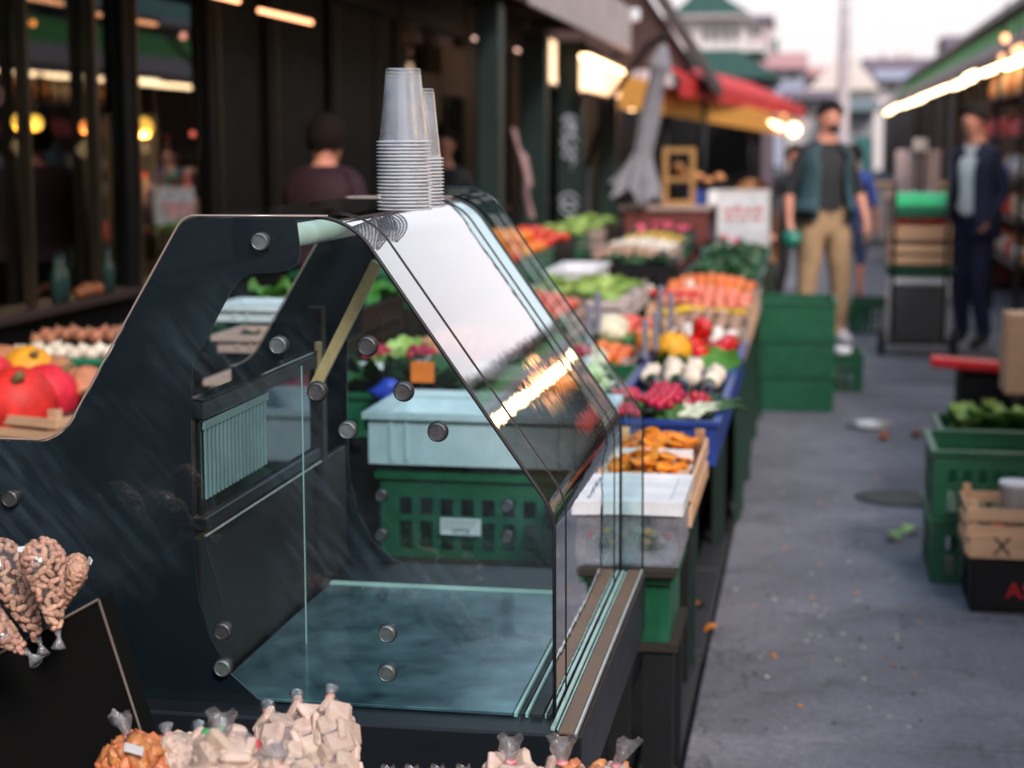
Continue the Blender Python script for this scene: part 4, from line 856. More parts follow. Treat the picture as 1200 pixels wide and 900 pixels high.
def ties(t, r, h, lean=(0, 0), s=1):
    x, y = lean
    nk = MB(); n = 14; vs = []
    prof = [(r*.62, h*.80), (r*.30, h*.93), (.009*s, h*1.03), (.007*s, h*1.08), (.011*s, h*1.2), (.017*s, h*1.36), (.019*s, h*1.5)]
    for r_, z in prof:
        for i in range(n): a = 2*PI*i/n; rr = r_*(1+.3*math.cos(6*a+z*90)); u = (z-h*.8)/(h*.65); vs.append((rr*math.cos(a)+x*u, rr*.8*math.sin(a)+y*u, z+.006*s*math.sin(3*a)*(u > .8)))
    nk.add(vs, [(j*n+i, j*n+(i+1) % n, (j+1)*n+(i+1) % n, (j+1)*n+i) for j in range(len(prof)-1) for i in range(n)], 0, True); nk.build('gathered_neck', g_bagneck, t)
    u = .39; MB().lathe([(.0085*s, -.003), (.0105*s, 0), (.0085*s, .003)], 10, c=(x*u, y*u, h*1.06)).build('twist_tie', m_twist, t)
chunk = [MB().blob((0, 0, 0), (.016, .012, .010), 9, 7, .45, 20+i).mesh('dried_piece', v_dried) for i in range(4)]
def ball_bag(p, r, h, lab, mats, seed, n=60, lean=(0, 0), s=1, shape=None, grp='tied bags of dried snacks', piece='dried_piece'):
    t = link('snack_bag', None, None, p, (0, 0, 0), None, lab, 'bag', grp); qq = random.Random(seed)
    prof = [(r*.6, 0), (r*.93, h*.12), (r*1.03, h*.4), (r*.98, h*.62), (r*.8, h*.8), (r*.45, h*.93), (r*.2, h*.99)]
    MB().lathe([(a*1.04+.001, z*1.02) for a, z in prof], 24).build('film', g_bag, t)
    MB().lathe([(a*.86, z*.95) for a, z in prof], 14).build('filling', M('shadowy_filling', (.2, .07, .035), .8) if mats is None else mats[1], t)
    for k in range(n):
        u = (k+.5)/n; z = h*(.04+.92*u); rr = next(a0+(a1-a0)*(z-z0)/(z1-z0) for (a0, z0), (a1, z1) in zip(prof, prof[1:]) if z0 <= z <= z1)*.93
        a = k*2.39996+qq.uniform(-.2, .2)
        me = qq.choice(chunk) if mats is None else qq.choice(mats[0])
        link(piece, me, t, (rr*math.cos(a), rr*math.sin(a), z), (qq.uniform(0, 6), qq.uniform(0, 6), a), qq.uniform(.85, 1.25))
    ties(t, r, h, lean, s); return t
Zb = .55
p = at(158, 905, 2.22); ball_bag((p.x, 2.22, p.z-.03), .042, .078, 'round bag of orange brown dried fruit with white price label', None, 3, 80, (-.02, 0), .7)
B(-.014, .014, -.001, .001, -.006, .006).build('price_label', m_paper, loc=tuple(at(157, 878, 2.17)), rot=(0, .2, 0), label='small white price sticker on the bag of dried fruit', cat='price sticker')
blk = [MB().box(-.006, .0065, -.019*k_, .019*k_, -.018, .018, 0, .005).mesh('sweet_block', v_sweet) for k_ in (1, .85, 1.15)]
lump = [MB().blob((0, 0, 0), (.009, .014, .016), 10, 8, .35, 40+k_).mesh('soft_sweet', v_sweet) for k_ in range(3)]
jel = [MB().blob((0, 0, 0), (.009, .016, .018), 10, 8, .12, 3).mesh('jelly_sweet', m) for m in (v_jelly_r, v_jelly_g, v_sweet, v_sweet)]
fill = M('pale_filling', (.34, .2, .15), .8)
def long_bag(p0, p1, R, lab, pieces, seed, n=30, piece='sweet_block'):
    p0, p1 = Vector(p0), Vector(p1); ax = p1-p0; L = ax.length; qn = ax.to_track_quat('Z', 'Y')
    t = link('sweet_bag', None, None, p0, qn.to_euler(), None, lab, 'bag', 'long clear bags of sweets'); qq = random.Random(seed)
    pf = lambda u: R*min(1, .75+u)*math.sqrt(max(.03, 1-max(0, (u-.75)/.27)**2))
    MB().lathe([(pf(u)*1.1+.002, u*L) for u in (0, .15, .4, .65, .8, .9, .97, 1.01)], 20, sy=.8).build('film', g_bag, t)
    MB().lathe([(pf(u)*.9, u*L) for u in (0, .4, .8, .95)], 12, sy=.8).build('filling', fill, t)
    wrap(t, piece, pieces, pf, L, .8, n, qq, .94, .4)
    MB().tube([(0, 0, L), (.004, 0, L+.012), (.0, 0, L+.026)], [.010, .005, .012], 8).build('gathered_neck', g_bagneck, t)
    MB().lathe([(.006, -.002), (.008, 0), (.006, .002)], 10, c=(.003, 0, L+.011)).build('twist_tie', m_twist, t)
long_bag(at(400, 975, 2.2), at(390, 824, 2.34), .027, 'tallest bag of pale sweets against the case, red mark low on its front', blk, 1)
long_bag(at(400, 985, 2.17), at(352, 828, 2.36), .026, 'bag of pale sweet blocks standing second from the right', blk, 2)
long_bag(at(370, 990, 2.14), at(318, 840, 2.33), .030, 'bag of square cut pale sweets leaning left, third from the right', blk, 3)
long_bag(at(330, 960, 2.12), at(265, 858, 2.30), .028, 'bag of pink and green jellies under the pale sweets', jel, 4, piece='jelly_sweet')
long_bag(at(290, 960, 2.12), at(238, 862, 2.28), .026, 'bag with green and dark red jellies left of the sweets', jel, 5, piece='jelly_sweet')
long_bag(at(250, 960, 2.2), at(203, 868, 2.26), .028, 'silvery bag of pale sweets next to the dried fruit', blk, 6, 50)
ball_bag(tuple(at(262, 945, 2.1)), .040, .088, 'pale bag of powdery sweets in front of the jellies', (blk, fill), 7, 50)
ball_bag(tuple(at(325, 955, 2.08)), .034, .066, 'small low bag of pale sweets at the bottom edge', (blk, fill), 8, 50)
ball_bag(tuple(at(598, 962, 2.36)), .044, .086, 'tied bag of pale snacks left of the case corner', (blk, fill), 9, 40, (0, 0), .9)
ball_bag(tuple(at(658, 966, 2.38)), .044, .090, 'tied bag of orange snacks right below the black case corner', (blk+chunk[:2], fill), 10, 40, (0, 0), 1)
ball_bag(tuple(at(712, 972, 2.36)), .050, .092, 'rightmost tied bag of peach coloured snacks with neck leaning right', (chunk[:2]+blk[:1], fill), 11, 40, (.03, 0), .8)
for k, (x, m_) in enumerate([(452, blk), (480, blk), (510, blk), (540, blk+chunk)]):
    ball_bag(tuple(at(x, 962, 2.3)), .026, .055, f'little tied bag at the bottom edge, {ORD[k]} left to right below the teal deck', (m_, fill), 12+k, 20, (.004, 0), .5)

# ================================================================== CRATES
def crate(kind, w, d, h, col, nm='crate', z0=0):
    """prototype crate parts at origin (centre of its footprint); returns list of (name, mesh, loc, rot)"""
    parts = []
    if kind != 'wood': h -= .0165
    if kind == 'plastic':
        def wall(L, slots):
            rim = .018; us = [-L/2, -L/2+.05]; holes = set()
            n = max(3, int((L-.1)/.05)); g_ = (L-.1)/n
            for i in range(n): us += [-L/2+.05+i*g_+g_*.62, -L/2+.05+(i+1)*g_]
            us += [L/2]; vs_ = [0, .02, h*.5-.008, h*.5+.008, h-.05, h]
            if slots:
                for i in range(1, len(us)-2, 2):
                    for j in (1, 3): holes.add((i, j))
            return panel(us, vs_, holes, .008)
        wl1 = wall(w, True).mesh('side_wall', col); wl2 = wall(d-.017, True).mesh('end_wall', col)
        parts += [('side_wall', wl1, (0, -d/2, 0), 0), ('side_wall', wl1, (0, d/2, 0), PI), ('end_wall', wl2, (w/2, 0, 0), PI/2), ('end_wall', wl2, (-w/2, 0, 0), -PI/2)]
        parts += [('bottom', B(-w/2+.009, w/2-.009, -d/2+.009, d/2-.009, .004, .012).mesh('bottom', col), (0, 0, 0), 0)]
        rm = panel([-w/2-.012, -w/2+.012, w/2-.012, w/2+.012], [-d/2-.012, -d/2+.012, d/2-.012, d/2+.012], {(1, 1)}, .016).xf(Matrix.Rotation(PI/2, 4, 'X')).xf(tr(0, 0, h-.0))
        parts += [('rim', rm.mesh('rim', col), (0, 0, .0003), 0)]
    elif kind == 'solid':
        wl1 = B(-w/2, w/2, 0, .008, 0, h).mesh('side_wall', col); wl2 = B(-d/2+.009, d/2-.009, 0, .008, 0, h).mesh('end_wall', col)
        parts += [('side_wall', wl1, (0, -d/2, 0), 0), ('side_wall', wl1, (0, d/2, 0), PI), ('end_wall', wl2, (w/2, 0, 0), PI/2), ('end_wall', wl2, (-w/2, 0, 0), -PI/2)]
        parts += [('bottom', B(-w/2+.009, w/2-.009, -d/2+.009, d/2-.009, .004, .012).mesh('bottom', col), (0, 0, 0), 0)]
        rm = panel([-w/2-.014, -w/2+.012, w/2-.012, w/2+.014], [-d/2-.014, -d/2+.012, d/2-.012, d/2+.014], {(1, 1)}, .016).xf(Matrix.Rotation(PI/2, 4, 'X')).xf(tr(0, 0, h))
        parts += [('rim', rm.mesh('rim', col), (0, 0, .0003), 0)]
        rb = B(-.004, .004, -.005, .0, .012, h-.002).mesh('rib', col)
        for x in ((-w/2+.06, -w/2+.10, w/2-.10, w/2-.06) if col.name != 'green_crate_plastic' else [-w/2+.03+i_*.05 for i_ in range(int((w-.05)/.05)+1)]): parts.append(('rib', rb, (x, -d/2-.0005, 0), 0))
    else:
        nsl = max(2, int(h/.055)); sh_ = h/nsl
        s1 = B(-w/2, w/2, -.004, .004, 0, sh_*.72, .001).mesh('slat', col); s2 = B(-d/2+.005, d/2-.005, -.004, .004, 0, sh_*.72, .001).mesh('slat', col)
        for k in range(nsl):
            z = k*sh_+sh_*.2
            parts += [('slat', s1, (0, -d/2, z), 0), ('slat', s1, (0, d/2, z), 0), ('slat', s2, (w/2-.005, 0, z), PI/2), ('slat', s2, (-w/2+.005, 0, z), PI/2)]
        po = MB().prism([(0, 0), (.028, 0), (0, .028)], 0, h+.022, 'z').mesh('corner_post', col)
        for (sx, sy, a) in ((-1, -1, 0), (1, -1, PI/2), (1, 1, PI), (-1, 1, -PI/2)): parts.append(('corner_post', po, (sx*(w/2-.010), sy*(d/2-.005), 0), a))
        nb = max(3, int(d/.075)); bo = B(-w/2+.012, w/2-.012, -.028, .028, 0, .005).mesh('base_slat', col)
        for k in range(nb): parts.append(('base_slat', bo, (0, -d/2+(k+.5)*d/nb, .006), 0))
    return parts
_cc = {}
def put_crate(nm, kind, x, y, z, w, d, h, col, label, rot=0, group=None, liner=None):
    key = (kind, w, d, h, col.name)
    if key not in _cc: _cc[key] = crate(kind, w, d, h, col)
    t = thing(nm, label, 'crate', (x, y, z), rot, group)
    for (n, me, lo, r) in _cc[key]: link(n, me, t, lo, (0, 0, r))
    if liner is not None:
        k2 = ('liner', w, d, liner[1].name)
        if k2 not in _cc: _cc[k2] = B(-w/2+.012, w/2-.012, -d/2+.012, d/2-.012, -.004, 0).mesh('liner_sheet', liner[1])
        link('liner_sheet', _cc[k2], t, (0, 0, liner[0]))
    return t

# produce prototypes: function -> (mesh, [(child name, mesh)])
def stemmed(body, mat, stem=None, smat=v_stem, nm='fruit'):
    return (body.mesh(nm, mat), [('stem', stem.mesh('stem', smat))] if stem else [])
def sphere(r, sq=.92, amp=.05, n=14, m=9, **k): return MB().blob((0, 0, 0), (r, r, r*sq), n, m, amp, int(r*1e4), **k)
def calyx(r, z, n=5):
    mb = MB(); mb.tube([(0, 0, z-.004), (.002, 0, z+.012)], .0025, 5)
    for i in range(n): a = 2*PI*i/n; c, s_ = math.cos(a), math.sin(a); mb.add([(0, 0, z), (r*.5*c-r*.15*s_, r*.5*s_+r*.15*c, z), (r*c, r*s_, z-.006), (r*.5*c+r*.15*s_, r*.5*s_-r*.15*c, z)], [(0, 1, 2, 3)])
    return mb
def leafy(mb, n, r, h, seed, mi=0, spread=1., up=.5):
    qq = random.Random(seed)
    for k in range(n):
        a = k*2.39996; u = (k+.5)/n; el = up+(1-u)*-.3+qq.uniform(-.15, .15); L = r*(.6+.5*u)*spread; w = L*qq.uniform(.28, .42)
        d = Vector((math.cos(a)*math.cos(el), math.sin(a)*math.cos(el), math.sin(el))); s_ = Vector((-math.sin(a), math.cos(a), 0)); base = Vector((0, 0, h*.2))
        up_ = s_.cross(d); vs = []
        for i in range(5):
            t_ = i/4; c = base+d*(L*t_)+up_*(-.28*L*math.sin(PI*t_*.6)*-1 if False else .22*L*math.sin(PI*t_)) + Vector((0, 0, -.25*L*t_*t_))
            ww = w*(.25+.85*math.sin(PI*min(1, t_*.8+.1)))*(1 if i < 4 else .4)
            ru = .12*L*math.sin(i*2.1+k)
            vs += [c-s_*ww+up_*(abs(ru)*.6), c+up_*(-ru*.3), c+s_*ww+up_*(abs(ru)*.5)]
        mb.add(vs, [(i*3+j, i*3+j+1, i*3+j+4, i*3+j+3) for i in range(4) for j in range(2)], mi, True)
    return mb
def pepper_body():
    mb = MB(); mb.blob((0, 0, 0), (.042, .042, .052), 16, 10, .06, 3, ribs=4, ribamp=.22, shape=lambda t: .78+.25*math.sin(t+.5)); return mb
PR = {
 'orange': (lambda: stemmed(sphere(.040, .96, .02), v_orange, MB().blob((0, 0, .037), (.005, .005, .002), 6, 4), v_leafd, 'orange'), .075),
 'tomato': (lambda: stemmed(sphere(.038, .8, .05), v_tomato, calyx(.018, .029), v_leaf, 'tomato'), .07),
 'apple': (lambda: stemmed(sphere(.037, .9, .05), v_apple, MB().tube([(0, 0, .028), (.003, 0, .042)], .0018, 5), v_stem, 'apple'), .07),
 'peach': (lambda: stemmed(sphere(.037, .95, .05), v_peach, None, None, 'peach'), .07),
 'mandarin': (lambda: stemmed(sphere(.033, .8, .04), v_mand, MB().blob((0, 0, .025), (.005, .005, .003), 6, 4), v_leaf, 'mandarin'), .062),
 'red_pepper': (lambda: stemmed(pepper_body(), v_pepper, MB().tube([(0, 0, .038), (.004, 0, .055), (.014, 0, .066)], [.009, .005, .005], 6), v_leaf, 'red_pepper'), .085),
 'onion': (lambda: stemmed(MB().blob((0, 0, 0), (.038, .038, .036), 14, 9, .04, 4, shape=lambda t: 1-.25*max(0, t)), v_onion, MB().tube([(0, 0, .03), (0, 0, .048)], [.006, .002], 6), v_pot, 'white_onion'), .072),
 'brown_onion': (lambda: stemmed(MB().blob((0, 0, 0), (.032, .032, .031), 12, 8, .05, 5), v_brownon, MB().tube([(0, 0, .026), (0, 0, .042)], [.005, .002], 6), v_pot, 'brown_onion'), .062),
 'potato': (lambda: stemmed(MB().blob((0, 0, 0), (.040, .028, .024), 12, 8, .2, 6), v_pot, None, None, 'potato'), .07),
 'mushroom': (lambda: stemmed(MB().blob((0, 0, 0), (.026, .026, .018), 12, 8, .06, 7), v_mush, MB().lathe([(.008, -.028), (.009, -.006)], 8), v_mush, 'mushroom'), .05),
 'garlic': (lambda: stemmed(MB().blob((0, 0, 0), (.029, .029, .025), 16, 8, .03, 8, ribs=7, ribamp=.12), v_garlic, MB().tube([(0, 0, .018), (.003, 0, .032)], [.007, .004], 6), v_garlic, 'garlic_bulb'), .056),
 'chanterelle': (lambda: (MB().lathe([(.006, -.030), (.007, -.01), (.013, .004), (.026, .015), (.029, .018), (.02, .014), (.008, .006), (.001, .004)], 12).xf(Matrix.Scale(1.1, 4, (1, .3, 0))).mesh('chanterelle', v_chant), []), .042),
 'eggplant': (lambda: stemmed(MB().blob((0, 0, 0), (.036, .036, .10), 14, 10, .03, 9, shape=lambda t: .82-.2*math.sin(t)), v_egg, MB().lathe([(.028, .068), (.022, .092), (.008, .1), (.007, .12)], 10), v_leafd, 'eggplant'), .09),
 'melon': (lambda: stemmed(MB().blob((0, 0, 0), (.052, .052, .125), 16, 10, .05, 10, ribs=8, ribamp=.05), v_melon, MB().tube([(0, 0, .12), (.004, 0, .14)], .006, 6), v_stalk, 'pale_marrow'), .11),
 'cauliflower': (lambda: (leafy(MB(), 10, .10, -.05, 2, 1, 1.0, .35).blob((0, 0, .02), (.066, .066, .048), 18, 10, .12, 5).mesh('cauliflower', [v_cauli, v_leaf]), []), .15),
 'lettuce': (lambda: (leafy(MB(), 26, .12, 0, 5, 0, 1, .75).mesh('lettuce', v_lett), []), .14),
 'kale': (lambda: (leafy(MB(), 24, .11, 0, 6, 0, 1, .6).mesh('leafy_green', v_leaf), []), .12),
 'dark_greens': (lambda: (leafy(MB(), 24, .11, 0, 8, 0, 1, .6).mesh('dark_leafy_bunch', v_leafd), []), .12),
 'yellow_squash': (lambda: stemmed(MB().blob((0, 0, 0), (.03, .03, .07), 12, 9, .08, 3, shape=lambda t: .85-.25*math.sin(t)), v_yel, MB().tube([(0, 0, .065), (.005, 0, .085)], .006, 6), v_leaf, 'yellow_squash'), .07),
 'pink_flower': (lambda: (leafy(leafy(MB(), 20, .05, .02, 4, 0, 1, .7), 8, .09, -.05, 5, 1, 1, .1).mesh('pink_bloom', [v_pink, v_leafd]), []), .1),
 'bean': (lambda: (MB().tube([(-.09, 0, 0), (-.04, .008, .006), (.03, -.006, .008), (.09, .006, 0)], [.004, .007, .007, .003], 6).mesh('yellow_bean', v_yel), []), .03),
}
def radish_bunch_parts():
    return MB().blob((0, 0, 0), (.013, .013, .014), 9, 7, .05, 3).mesh('radish', v_radish), leafy(MB(), 8, .10, 0, 9, 0, 1, .2).mesh('radish_leaves', v_leaf)
_pp = {}
def proto(k):
    if k not in _pp: _pp[k] = PR[k][0]()
    return _pp[k]
count = {}
def one(k, loc, rot, label, cat, group, scale=1.):
    me, ch = proto(k); o = link(me.name, me, None, loc, rot, scale, label, cat, group)
    for (n, m2) in ch: link(n, m2, o)
    return o
def fillc(k, cx, cy, z, w, d, word, cdesc, cat, seed, tilt='up', dx=None, dy=None, mound=.03, skip=0., sc=1., ang=None):
    """a jittered layer of produce in a crate: columns counted from the kerb, rows from the near end"""
    sc *= .82 if k in ('orange', 'tomato', 'apple', 'peach', 'mandarin', 'onion', 'brown_onion', 'potato', 'mushroom', 'yellow_squash') else .72 if k == 'lettuce' and cy < 13 and cy > 4.9 else 1
    qq = random.Random(seed); st = PR[k][1]*sc; dx = dx or st; dy = dy or st
    nx = max(1, int(w/dx)); ny = max(1, int(d/dy))
    for j in range(ny):
        for i in range(nx):
            if qq.random() < skip: continue
            u = (i+.5)/nx*2-1; v = (j+.5)/ny*2-1
            x = cx - u*w/2*.97 + qq.uniform(-.12, .12)*dx; y = cy + v*d/2*.97 + qq.uniform(-.12, .12)*dy
            zz = z + mound*(1-u*u)*(1-v*v) + qq.uniform(-.006, .006)
            if tilt == 'up': rot = (qq.uniform(-.5, .5), qq.uniform(-.5, .5), qq.uniform(0, 6))
            elif tilt == 'any': rot = (qq.uniform(0, 6), qq.uniform(0, 6), qq.uniform(0, 6))
            elif tilt == 'lie': rot = (PI/2*.92, qq.uniform(-.1, .1), (ang or 0)+qq.uniform(-.15, .15))
            else: rot = (0, 0, (ang or 0)+qq.uniform(-.2, .2))
            one(k, (x, y, zz), rot, f'{word}, {ORD[i]} from the kerb, {ORD[j]} row, {cdesc}', cat, f'{cat} {cdesc}', sc*qq.uniform(.88, 1.1))

# ================================================================== LONG LEFT STALL
def tz_(x): return .585 if x > -.97 else (.69 if x > -1.43 else .79)
st = thing('market_stall', 'long stepped stall table running along the left kerb', 'stall table', (-1.1, 8.5, 0)); SO = (-1.1, 8.5, 0)
B(-.54, -.285, 3.74, 4.77, .563, .585, .004).build('table_board', m_stalltop, st, SO)
for y in (3.78, 4.7): B(-.36, -.32, y, y+.04, 0, .56).build('leg', m_darkmetal, st, SO)
for (y0, y1) in ((4.80, 6.48), (6.5, 9.0), (9.02, 11.5), (11.52, 13.6)):
    for (xa, xb, z) in ((-.965, -.285, .585), (-1.425, -.968, .69), (-1.95, -1.428, .79)): B(xa, xb, y0, y1, z-.022, z, .004).build('table_board', m_stalltop, st, SO)
    for x in (-.33, -1.3, -1.9):
        for y in (y0+.06, y1-.10): B(x-.02, x+.02, y, y+.04, 0, .56).build('leg', m_greenpaint if x > -.5 else m_darkmetal, st, SO)
    if y0 > 5:
        sk = MB(); n = 26; vs = []
        for j in range(n+1):
            y = y0+.02+(y1-y0-.04)*j/n; w_ = .012*math.sin(j*1.9)+.006*math.sin(j*.7)
            vs += [(-.279+w_*.3, y, .578), (-.275+w_, y, .3), (-.272+w_*1.6, y, .06+.02*math.sin(j))]
        sk.add(vs, [(j*3+k, j*3+k+1, j*3+k+4, j*3+k+3) for j in range(n) for k in range(2)], 0, True); sk.build('skirt_cloth', m_tarp, st, SO)
# ---- crates on the stall
def C(nm, kind, x0, x1, y0, y1, h, col, lab, lin=None, z=None, rot=0, grp='crates on the long left stall'):
    zz = (tz_((x0+x1)/2) if z is None else z)+.001
    put_crate(nm, kind, (x0+x1)/2, (y0+y1)/2, zz, round(x1-x0, 3), round(y1-y0, 3), h, col, lab, rot, grp, (h*.62, lin or m_liner))
    return (x0+x1)/2, (y0+y1)/2, zz+h, (x1-x0)-.05, (y1-y0)-.05
# nearest: foam box with salad bits and paper, chanterelles
cx, cy, cz, w, d = C('wooden_crate', 'wood', -.535, -.275, 4.12, 4.76, .13, m_wood, 'pine crate of orange chanterelles beside the case', m_wood2)
link('divider', B(-.11, .11, -.012, .012, 0, .05).mesh('divider', m_paper), [o for o in COL.objects if o.get('label') == 'pine crate of orange chanterelles beside the case'][0], (0, -.02, .10))
fillc('chanterelle', cx, cy-.15, cz-.012, w, .26, 'orange chanterelle', 'near half of the pine crate', 'mushroom', 1, 'up', .034, .036, .03, sc=.8)
fillc('chanterelle', cx, cy+.16, cz-.012, w, .26, 'orange chanterelle', 'far half of the pine crate', 'mushroom', 2, 'up', .034, .036, .03, sc=.8)
t = thing('foam_box', 'white foam box of salad leaves behind the display case', 'box', (-.42, 3.92, .586))
panel([-.14, -.125, .125, .14], [-.16, -.145, .145, .16], {(1, 1)}, .12).xf(Matrix.Rotation(PI/2, 4, 'X')).build('box_wall', thin('milky_plastic', (.75, .78, .82), 1, .2, .06, haze=.35, hazecol=(.7, .72, .8)), t)
panel([-.15, -.12, .12, .15], [-.17, -.13, .13, .17], {(1, 1)}, .03).xf(Matrix.Rotation(PI/2, 4, 'X')).xf(tr(0, 0, .121)).build('rim', m_paper, t)
B(-.124, .124, -.144, .144, .002, .012).build('bottom', m_paper, t); B(-.118, .118, -.10, .12, .140, .144).build('paper_sheet', m_paper, t)
sb = MB(); leafy(sb, 50, .09, .02, 3, 0, 1, .3).xf(Matrix.Diagonal((1.1, 1.2, .6, 1))).xf(tr(0, 0, .02))
qq = random.Random(9)
for i in range(30): sb.blob((qq.uniform(-.11, .11), qq.uniform(-.135, -.10), qq.uniform(.025, .08)), (.012, .008, .01), 6, 5, .2, i, qq.choice([1, 2, 3]))
sb.build('salad_filling', [v_leaf, v_pepper, v_yel, v_stalk], t, kind='stuff')
put_crate('plastic_crate', 'solid', -.42, 3.93, .405, .24, .30, .155, m_crate_g, 'dark green crate under the foam box beside the case', 0, 'crates on the long left stall')
t = thing('packing_stand', 'low dark stand holding the green crate by the case', 'stand', (-.42, 3.93, 0)); B(-.14, .14, -.16, .16, .385, .404).build('top_board', m_stalltop, t)
for x in (-.13, .10):
    for y in (-.15, .12): B(x, x+.03, y, y+.03, 0, .384).build('leg', m_darkmetal, t)
one('dark_greens', (-.50, 3.98, .73), (0, 0, 0), 'dark green cucumber leaves lying on the white paper sheet', 'leafy bunch', None, .6)
# blue crates
cx, cy, cz, w, d = C('plastic_crate', 'plastic', -.60, -.265, 5.0, 5.50, .135, m_crate_b, 'near blue crate heaped with red radishes', m_liner)
rm, rl = radish_bunch_parts()
def radbunch(x, y, z, a, lab, n=16, s=1.):
    t = link('radish_bunch', None, None, (x, y, z), (0, 0, a), s, lab, 'radish bunch', 'bunches of radishes'); qq = random.Random(int(x*1000))
    for k in range(n): th = k*2.4; r = .045*math.sqrt((k+.5)/n); link('radish', rm, t, (r*math.cos(th), r*math.sin(th)-.03, .03-.3*r+qq.uniform(0, .02)), (qq.uniform(-1, 1), qq.uniform(-1, 1), 0), qq.uniform(.85, 1.2))
    link('radish_leaves', rl, t, (0, .03, .01))
for i in range(3):
    for j in range(3): radbunch(-.50-.10+.115*i if False else -.54+.10*i, 5.08+.115*j, cz-.01+(.03 if i == 1 or j == 1 else 0), rng.uniform(-.4, .4), f'bunch of dark red radishes, {ORD[i]} from the left, {ORD[j]} row in the near blue crate') if not (i == 2 and j < 2) else None
for j, (x, y) in enumerate([(-.33, 5.10), (-.31, 5.2), (-.35, 5.28)]):
    t = link('spring_onion_bunch', None, None, (x, y, cz+.005), (0, 0, 1.2+.2*j), None, f'bunch of white and green spring onions, {ORD[j]} from the near corner of the blue crate', 'spring onions', 'spring onion bunches')
    for k in range(7):
        a = (k-3)*.05
        MB().tube([(-.07, .01*(k-3), 0), (0, .009*(k-3), .012+.004*(k % 2)), (.06, .014*(k-3), .008)], [.007, .006, .005], 6).build('stalk', v_stalk, t)
        MB().tube([(.06, .014*(k-3), .008), (.14, .024*(k-3), .012), (.19, .03*(k-3), -.01)], [.005, .006, .002], 5).build('leaf', v_leafd, t)
cx, cy, cz, w, d = C('plastic_crate', 'plastic', -.60, -.265, 5.53, 6.10, .135, m_crate_b, 'second blue crate holding eggplants and garlic', m_liner)
fillc('eggplant', cx+.02, cy-.16, cz-.005, w-.02, .2, 'dark glossy eggplant', 'in the second blue crate', 'eggplant', 3, 'lie', .085, .2, .01, ang=PI+.2, sc=.95)
fillc('garlic', cx, cy+.12, cz, w+.02, .26, 'white garlic bulb', 'in the second blue crate', 'garlic bulb', 4, 'up', mound=.035, sc=1.15)
# pale marrows
cx, cy, cz, w, d = C('plastic_crate', 'plastic', -.95, -.62, 5.0, 5.62, .12, m_crate_g, 'green crate of long pale marrows', m_liner)
fillc('melon', cx, cy, cz+.0, w+.02, d, 'pale green marrow', 'in the green marrow crate', 'marrow', 5, 'lie', .30, .105, .05, ang=PI/2+.15, sc=1.0)
fillc('melon', cx+.02, cy+.02, cz+.075, w-.04, d-.2, 'pale yellow-green marrow on top', 'in the green marrow crate', 'marrow', 15, 'lie', .30, .11, .02, ang=PI/2-.1, sc=.85)
# kale + red peppers + pumpkin + cauliflower
cx, cy, cz, w, d = C('plastic_crate', 'plastic', -.60, -.265, 6.13, 6.45, .135, m_crate_b, 'blue crate of leafy greens in front of the red peppers', m_liner)
fillc('kale', cx+.02, cy, cz-.02, w, d, 'curly green leaf bunch', 'before the red peppers', 'leafy bunch', 6, 'up', .10, .12, .02)
cx, cy, cz, w, d = C('plastic_crate', 'plastic', -.63, -.265, 6.48, 6.98, .14, m_crate_b, 'blue crate piled with red peppers', m_liner)
fillc('red_pepper', cx+.02, cy, cz, w-.02, d, 'glossy red pepper', 'in the blue pepper crate', 'red pepper', 7, 'any', .085, .09, .03)
fillc('red_pepper', cx+.02, cy, cz+.07, w-.14, d-.16, 'glossy red pepper on top', 'in the blue pepper crate', 'red pepper', 8, 'any', .09, .1, .02, sc=1.1)
pm = MB().blob((0, 0, 0), (.082, .082, .078), 28, 12, .02, 3, ribs=10, ribamp=.06)
pst = MB().tube([(0, 0, .06), (.004, 0, .085), (.015, 0, .1)], [.014, .009, .009], 8).mesh('stem', v_stem)
def pumpkin(nm, mat, loc, s, rot, lab, cat='pumpkin'):
    o = pm.build(nm, mat, None, loc=loc, rot=rot, scale=s, label=lab, cat=cat, group='pumpkins and squashes'); link('stem', pst, o); return o
pumpkin('yellow_melon', v_pump_y, at(789, 409, 6.40), .86, (.3, .2, 0), 'round bright orange-yellow melon left of the red peppers', 'melon')
pumpkin('yellow_melon', v_pump_y, at(760, 400, 6.62), .62, (1.2, .2, 0), 'smaller yellow melon half hidden behind the grey holders', 'melon')
t = thing('melon_tray', 'low dark tray under the yellow melons', 'tray', (-.70, 6.5, .586)); B(-.09, .08, -.32, .32, 0, .075, .01).build('tray', m_crate_k, t)
cx, cy, cz, w, d = C('plastic_crate', 'plastic', -.95, -.62, 5.68, 6.30, .125, m_crate_g, 'green crate of broad cauliflowers', m_liner)
fillc('cauliflower', cx, cy, cz+.02, w, d, 'creamy cauliflower', 'in the green cauliflower crate', 'cauliflower', 9, 'flat', .15, .15, .01)
cx, cy, cz, w, d = C('plastic_crate', 'plastic', -.965, -.66, 6.86, 7.25, .12, m_crate_g, 'green crate with cauliflower behind the yellow melon', m_liner)
fillc('cauliflower', cx, cy, cz+.03, w, d, 'pale cauliflower head', 'behind the yellow melon', 'cauliflower', 10, 'flat', .15, .16, .01)
cx, cy, cz, w, d = C('wooden_crate', 'wood', -.63, -.275, 7.02, 7.40, .11, m_wood2, 'wooden crate of white onions behind the peppers', m_liner)
fillc('onion', cx, cy, cz, w, d, 'white onion', 'behind the red peppers', 'onion', 11, 'up', mound=.06)
cx, cy, cz, w, d = C('wooden_crate', 'wood', -.63, -.275, 7.44, 7.95, .13, m_wood2, 'wooden crate of small brown potatoes by the kerb', m_liner)
